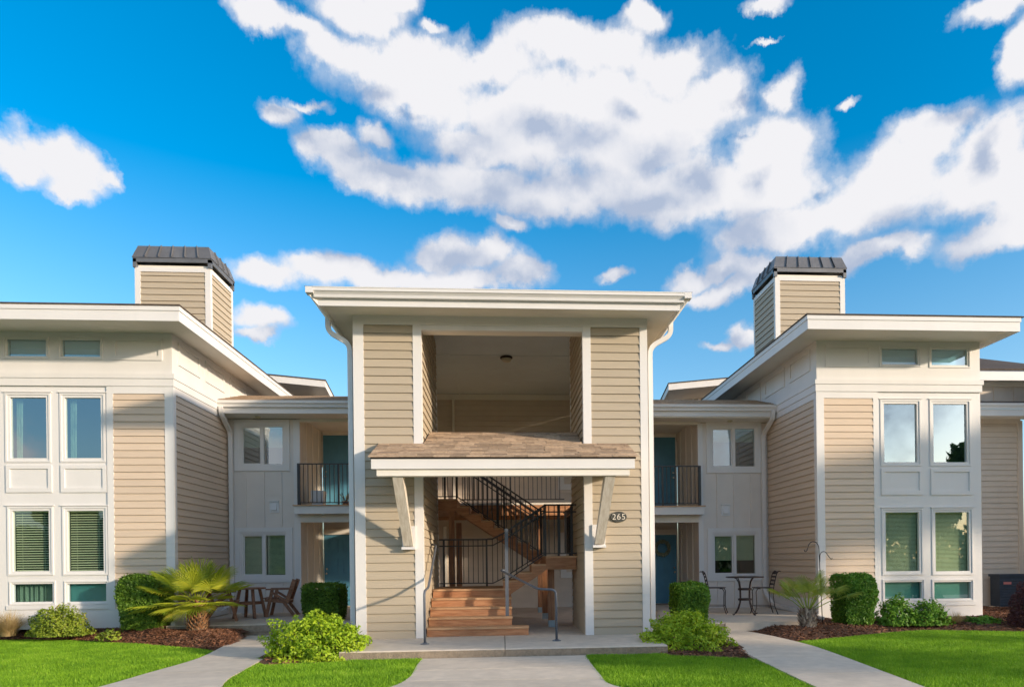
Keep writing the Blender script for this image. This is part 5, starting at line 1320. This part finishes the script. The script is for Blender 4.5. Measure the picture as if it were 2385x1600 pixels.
BT = root('bistro_table', (5.66, 3.25, .05), 'tall round dark iron bistro table between two slatted iron chairs', 'table')
bx, by, bz = 5.66, 3.25, .05
m_ = MB(); m_.lathe([(.42, .87), (.435, .875), (.435, .89), (.42, .897)], (bx, by, bz), 36); mk('tabletop', m_, 'iron', BT)
for k in range(4):
    a = k*math.pi/2+.35; c_, s_ = math.cos(a), math.sin(a); q = MB()
    prof = [(.30, .87), (.24, .85), (.18, .76), (.15, .62), (.145, .40), (.16, .28), (.22, .14), (.31, .02), (.345, .012), (.36, .035)]
    q.tube([(bx+c_*r, by+s_*r, bz+z) for r, z in prof], .012, 8); mk('leg', q, 'iron', BT, smoothf=True)
for z in (.60, .36):
    q = MB(); n = 24; pr = .15
    q.lathe([(pr-.008, -.022), (pr+.008, -.022), (pr+.008, .022), (pr-.008, .022), (pr-.008, -.022)], (bx, by, bz+z), 24); q.f = q.f[:-2]; mk('ring', q, 'iron', BT)
def ichair(label, group):
    T = root('iron_chair', (0, 0, 0), label, 'chair', group); w = .20
    for s in (-1, 1):
        y = s*w
        q = MB(); q.tube(rounded([(-.27, y*1.12, 0), (-.20, y, .20), (-.175, y, .42), (-.18, y, .62), (-.24, y, .90), (-.27, y, .98), (-.31, y, 1.02), (-.345, y, 1.00)], .06, 4), .0105, 8); mk('back_leg', q, 'iron', T, smoothf=True)
        q = MB(); q.tube(rounded([(.27, y*1.05, 0), (.215, y, .16), (.215, y, .40), (.225, y, .55), (.17, y, .615), (.12, y, .60)], .06, 4), .0105, 8); mk('front_leg', q, 'iron', T, smoothf=True)
    for k, (x, z, h_) in enumerate(((-.185, .70, .045), (-.21, .79, .05), (-.232, .88, .05), (-.265, .97, .07))):
        q = MB(); n = 8
        for i in range(n):
            ya, yb_ = -w+2*w*i/n, -w+2*w*(i+1)/n; ba, bb = .025*(1-(ya/w)**2), .025*(1-(yb_/w)**2)
            q.quad((x-ba, ya, z-h_/2), (x-bb, yb_, z-h_/2), (x-bb-.012, yb_, z+h_/2), (x-ba-.012, ya, z+h_/2))
        mk('back_slat', q, 'iron', T)
    q = MB(); q.poly([(-.18, -w), (.20, -w-.01), (.235, -w+.03), (.235, w-.03), (.20, w+.01), (-.18, w)], .612, .632); mk('seat', q, 'iron', T)
    q = MB(); q.tube([(.215, -w, .19), (-.20, -w, .19), (-.20, w, .19), (.215, w, .19), (.215, -w, .19)], .007, 6); mk('stretcher', q, 'iron', T)
    return T
ic1 = ichair('dark iron bar chair left of the bistro table, by the porch', 'iron chairs at the bistro table')
ic2 = dup(ic1, 'dark iron bar chair right of the bistro table, by the downspout')
place(ic1, (5.12, 3.78, .05), math.atan2(-.42, 1)); place(ic2, (6.18, 3.42, .05), R(172))
HK = root('shepherds_hook', (6.86, 2.0, -.03), 'slim black double shepherd hook behind the small palm', 'garden hook')
q = MB(); q.tube([(6.93, 2.0, -.05), (6.89, 2.0, 1.0), (6.87, 2.0, 1.48)] + [(6.745+.125*math.cos(t), 2.0, 1.55+.17*math.sin(t)) for t in np.linspace(0, 2.75, 12)] + [(6.60, 2.0, 1.53), (6.575, 2.0, 1.50), (6.55, 2.0, 1.51), (6.545, 2.0, 1.54)], .0095, 8); mk('hook_rod', q, 'black', HK, smoothf=True)
q = MB(); q.tube([(6.885, 2.0, 1.28), (6.89, 2.0, 1.36)] + [(6.975-.085*math.cos(t), 2.0, 1.40+.10*math.sin(t)) for t in np.linspace(0, 2.6, 10)] + [(7.11, 2.0, 1.36), (7.145, 2.0, 1.33), (7.17, 2.0, 1.36)], .008, 8); mk('side_hook', q, 'black', HK, smoothf=True)
# wreath on the lower right door
WR_ = root('door_wreath', (4.74, 7.62, 1.70), 'grey-green leaf wreath hanging on the lower right teal door', 'wreath')
rg2 = np.random.default_rng(3); n = 700; a = rg2.uniform(0, 6.28, n); b2 = rg2.uniform(0, 6.28, n); rr_ = .20 + .05*np.cos(b2)*rg2.random(n)**.4
P = np.stack([4.74+rr_*np.cos(a), 7.615-.03*np.abs(np.sin(b2)), 1.70+rr_*np.sin(a)], 1)
MT['leaf_grey'] = leafmat('wreath_leaves', (.16, .22, .14), (.45, .48, .36), None, .1)
leaves(P, np.tile(np.array([0, -1., 0]), (n, 1)), .06, 'leaf_grey', 'leaves', WR_, aspect=.4, seed=3)
q = MB(); q.lathe([(.188, -.012), (.212, -.012), (.212, .012), (.188, .012), (.188, -.012)], (0, 0, 0), 24); q.f = q.f[:-2]; q.v = [(4.74+x, 7.645+z, 1.70+y) for x, y, z in q.v]; mk('wreath_ring', q, 'bark', WR_)
# things on the left balcony
BX = root('planter_box', (-4.82, 6.0, 2.86), 'white planter box standing on the upper left balcony', 'planter')
q = MB(); q.hull8([(-4.98, 5.9, 2.86), (-4.70, 5.9, 2.86), (-4.70, 6.2, 2.86), (-4.98, 6.2, 2.86), (-5.0, 5.88, 3.28), (-4.68, 5.88, 3.28), (-4.68, 6.22, 3.28), (-5.0, 6.22, 3.28)]); mk('box', q, 'bluegrey', BX)
q = MB(); ring(q, -5.02, -4.66, 3.0, 3.05, .02, 5.86, 5.88); mk('rim', q, 'bluegrey', BX)
T = root('potted_plant', (-4.2, 6.3, 2.86), 'small potted plant with white-edged leaves on the upper left balcony', 'potted plant')
q = MB(); q.lathe([(.07, 0), (.10, .16), (.11, .17), (.09, .165)], (-4.2, 6.3, 2.86), 16); mk('pot', q, 'terracotta', T)
rg3 = random.Random(8); q = MB()
for k in range(26):
    a = rg3.uniform(0, 6.28); L = rg3.uniform(.25, .5); e = rg3.uniform(.6, 1.3); w = .018
    d = Vector((math.cos(a)*math.cos(e), math.sin(a)*math.cos(e), math.sin(e))); s_ = Vector((-math.sin(a), math.cos(a), 0))*w; p = Vector((-4.2, 6.3, 3.0))
    q.quad(p-s_*.4, p+s_*.4, p+d*L*.6+s_, p+d*L*.6-s_); q.quad(p+d*L*.6-s_, p+d*L*.6+s_, p+d*L-Vector((0,0,.05))+s_*.2, p+d*L-Vector((0,0,.05))-s_*.2)
mk('blade_leaves', q, 'leaf_grey', T)
# doormats
for x, z, lb in ((-4.66, .117, 'grey doormat before the lower left teal door'), (4.72, .052, 'grey doormat before the lower right teal door')):
    o = MB(); o.box(x-.36, x+.36, 7.05, 7.5, z, z+.015); tag(mk('doormat', o, 'concrete_edge'), lb, 'doormat', 'doormats at the lower doors')
# air conditioner
AC = root('air_conditioner', (13.55, 5.0, -.1), 'dark blue-grey louvred air conditioner at the right edge behind the purple shrub', 'air conditioner')
x0, x1, y0, y1, z0, z1_ = 13.40, 14.2, 5.15, 5.58, -.02, .86
b = MB(); b.box(x0+.03, x1-.03, y0+.03, y1-.03, z0, z1_-.06); mk('casing', b, 'ac', AC)
b = MB(); b.box(x0, x1, y0, y1, z1_-.07, z1_); mk('top_cover', b, 'ac', AC)
for k in range(10):
    z = z0 + .05 + k*.072; b = MB(); b.hull8([(x0+.005, y0+.005, z), (x1-.005, y0+.005, z), (x1-.005, y0+.03, z), (x0+.005, y0+.03, z), (x0+.02, y0+.022, z+.045), (x1-.02, y0+.022, z+.045), (x1-.02, y0+.03, z+.045), (x0+.02, y0+.03, z+.045)]); mk('louvre', b, 'ac', AC)
b = MB(); b.box(x0+.11, x0+.33, y0-.004, y0+.004, .585, .65); mk('label_plate', b, 'pink', AC)
b = MB(); b.box(x0-.05, x1+.05, y0-.05, y1+.05, -.15, -.021); mk('pad', b, 'concrete', AC)
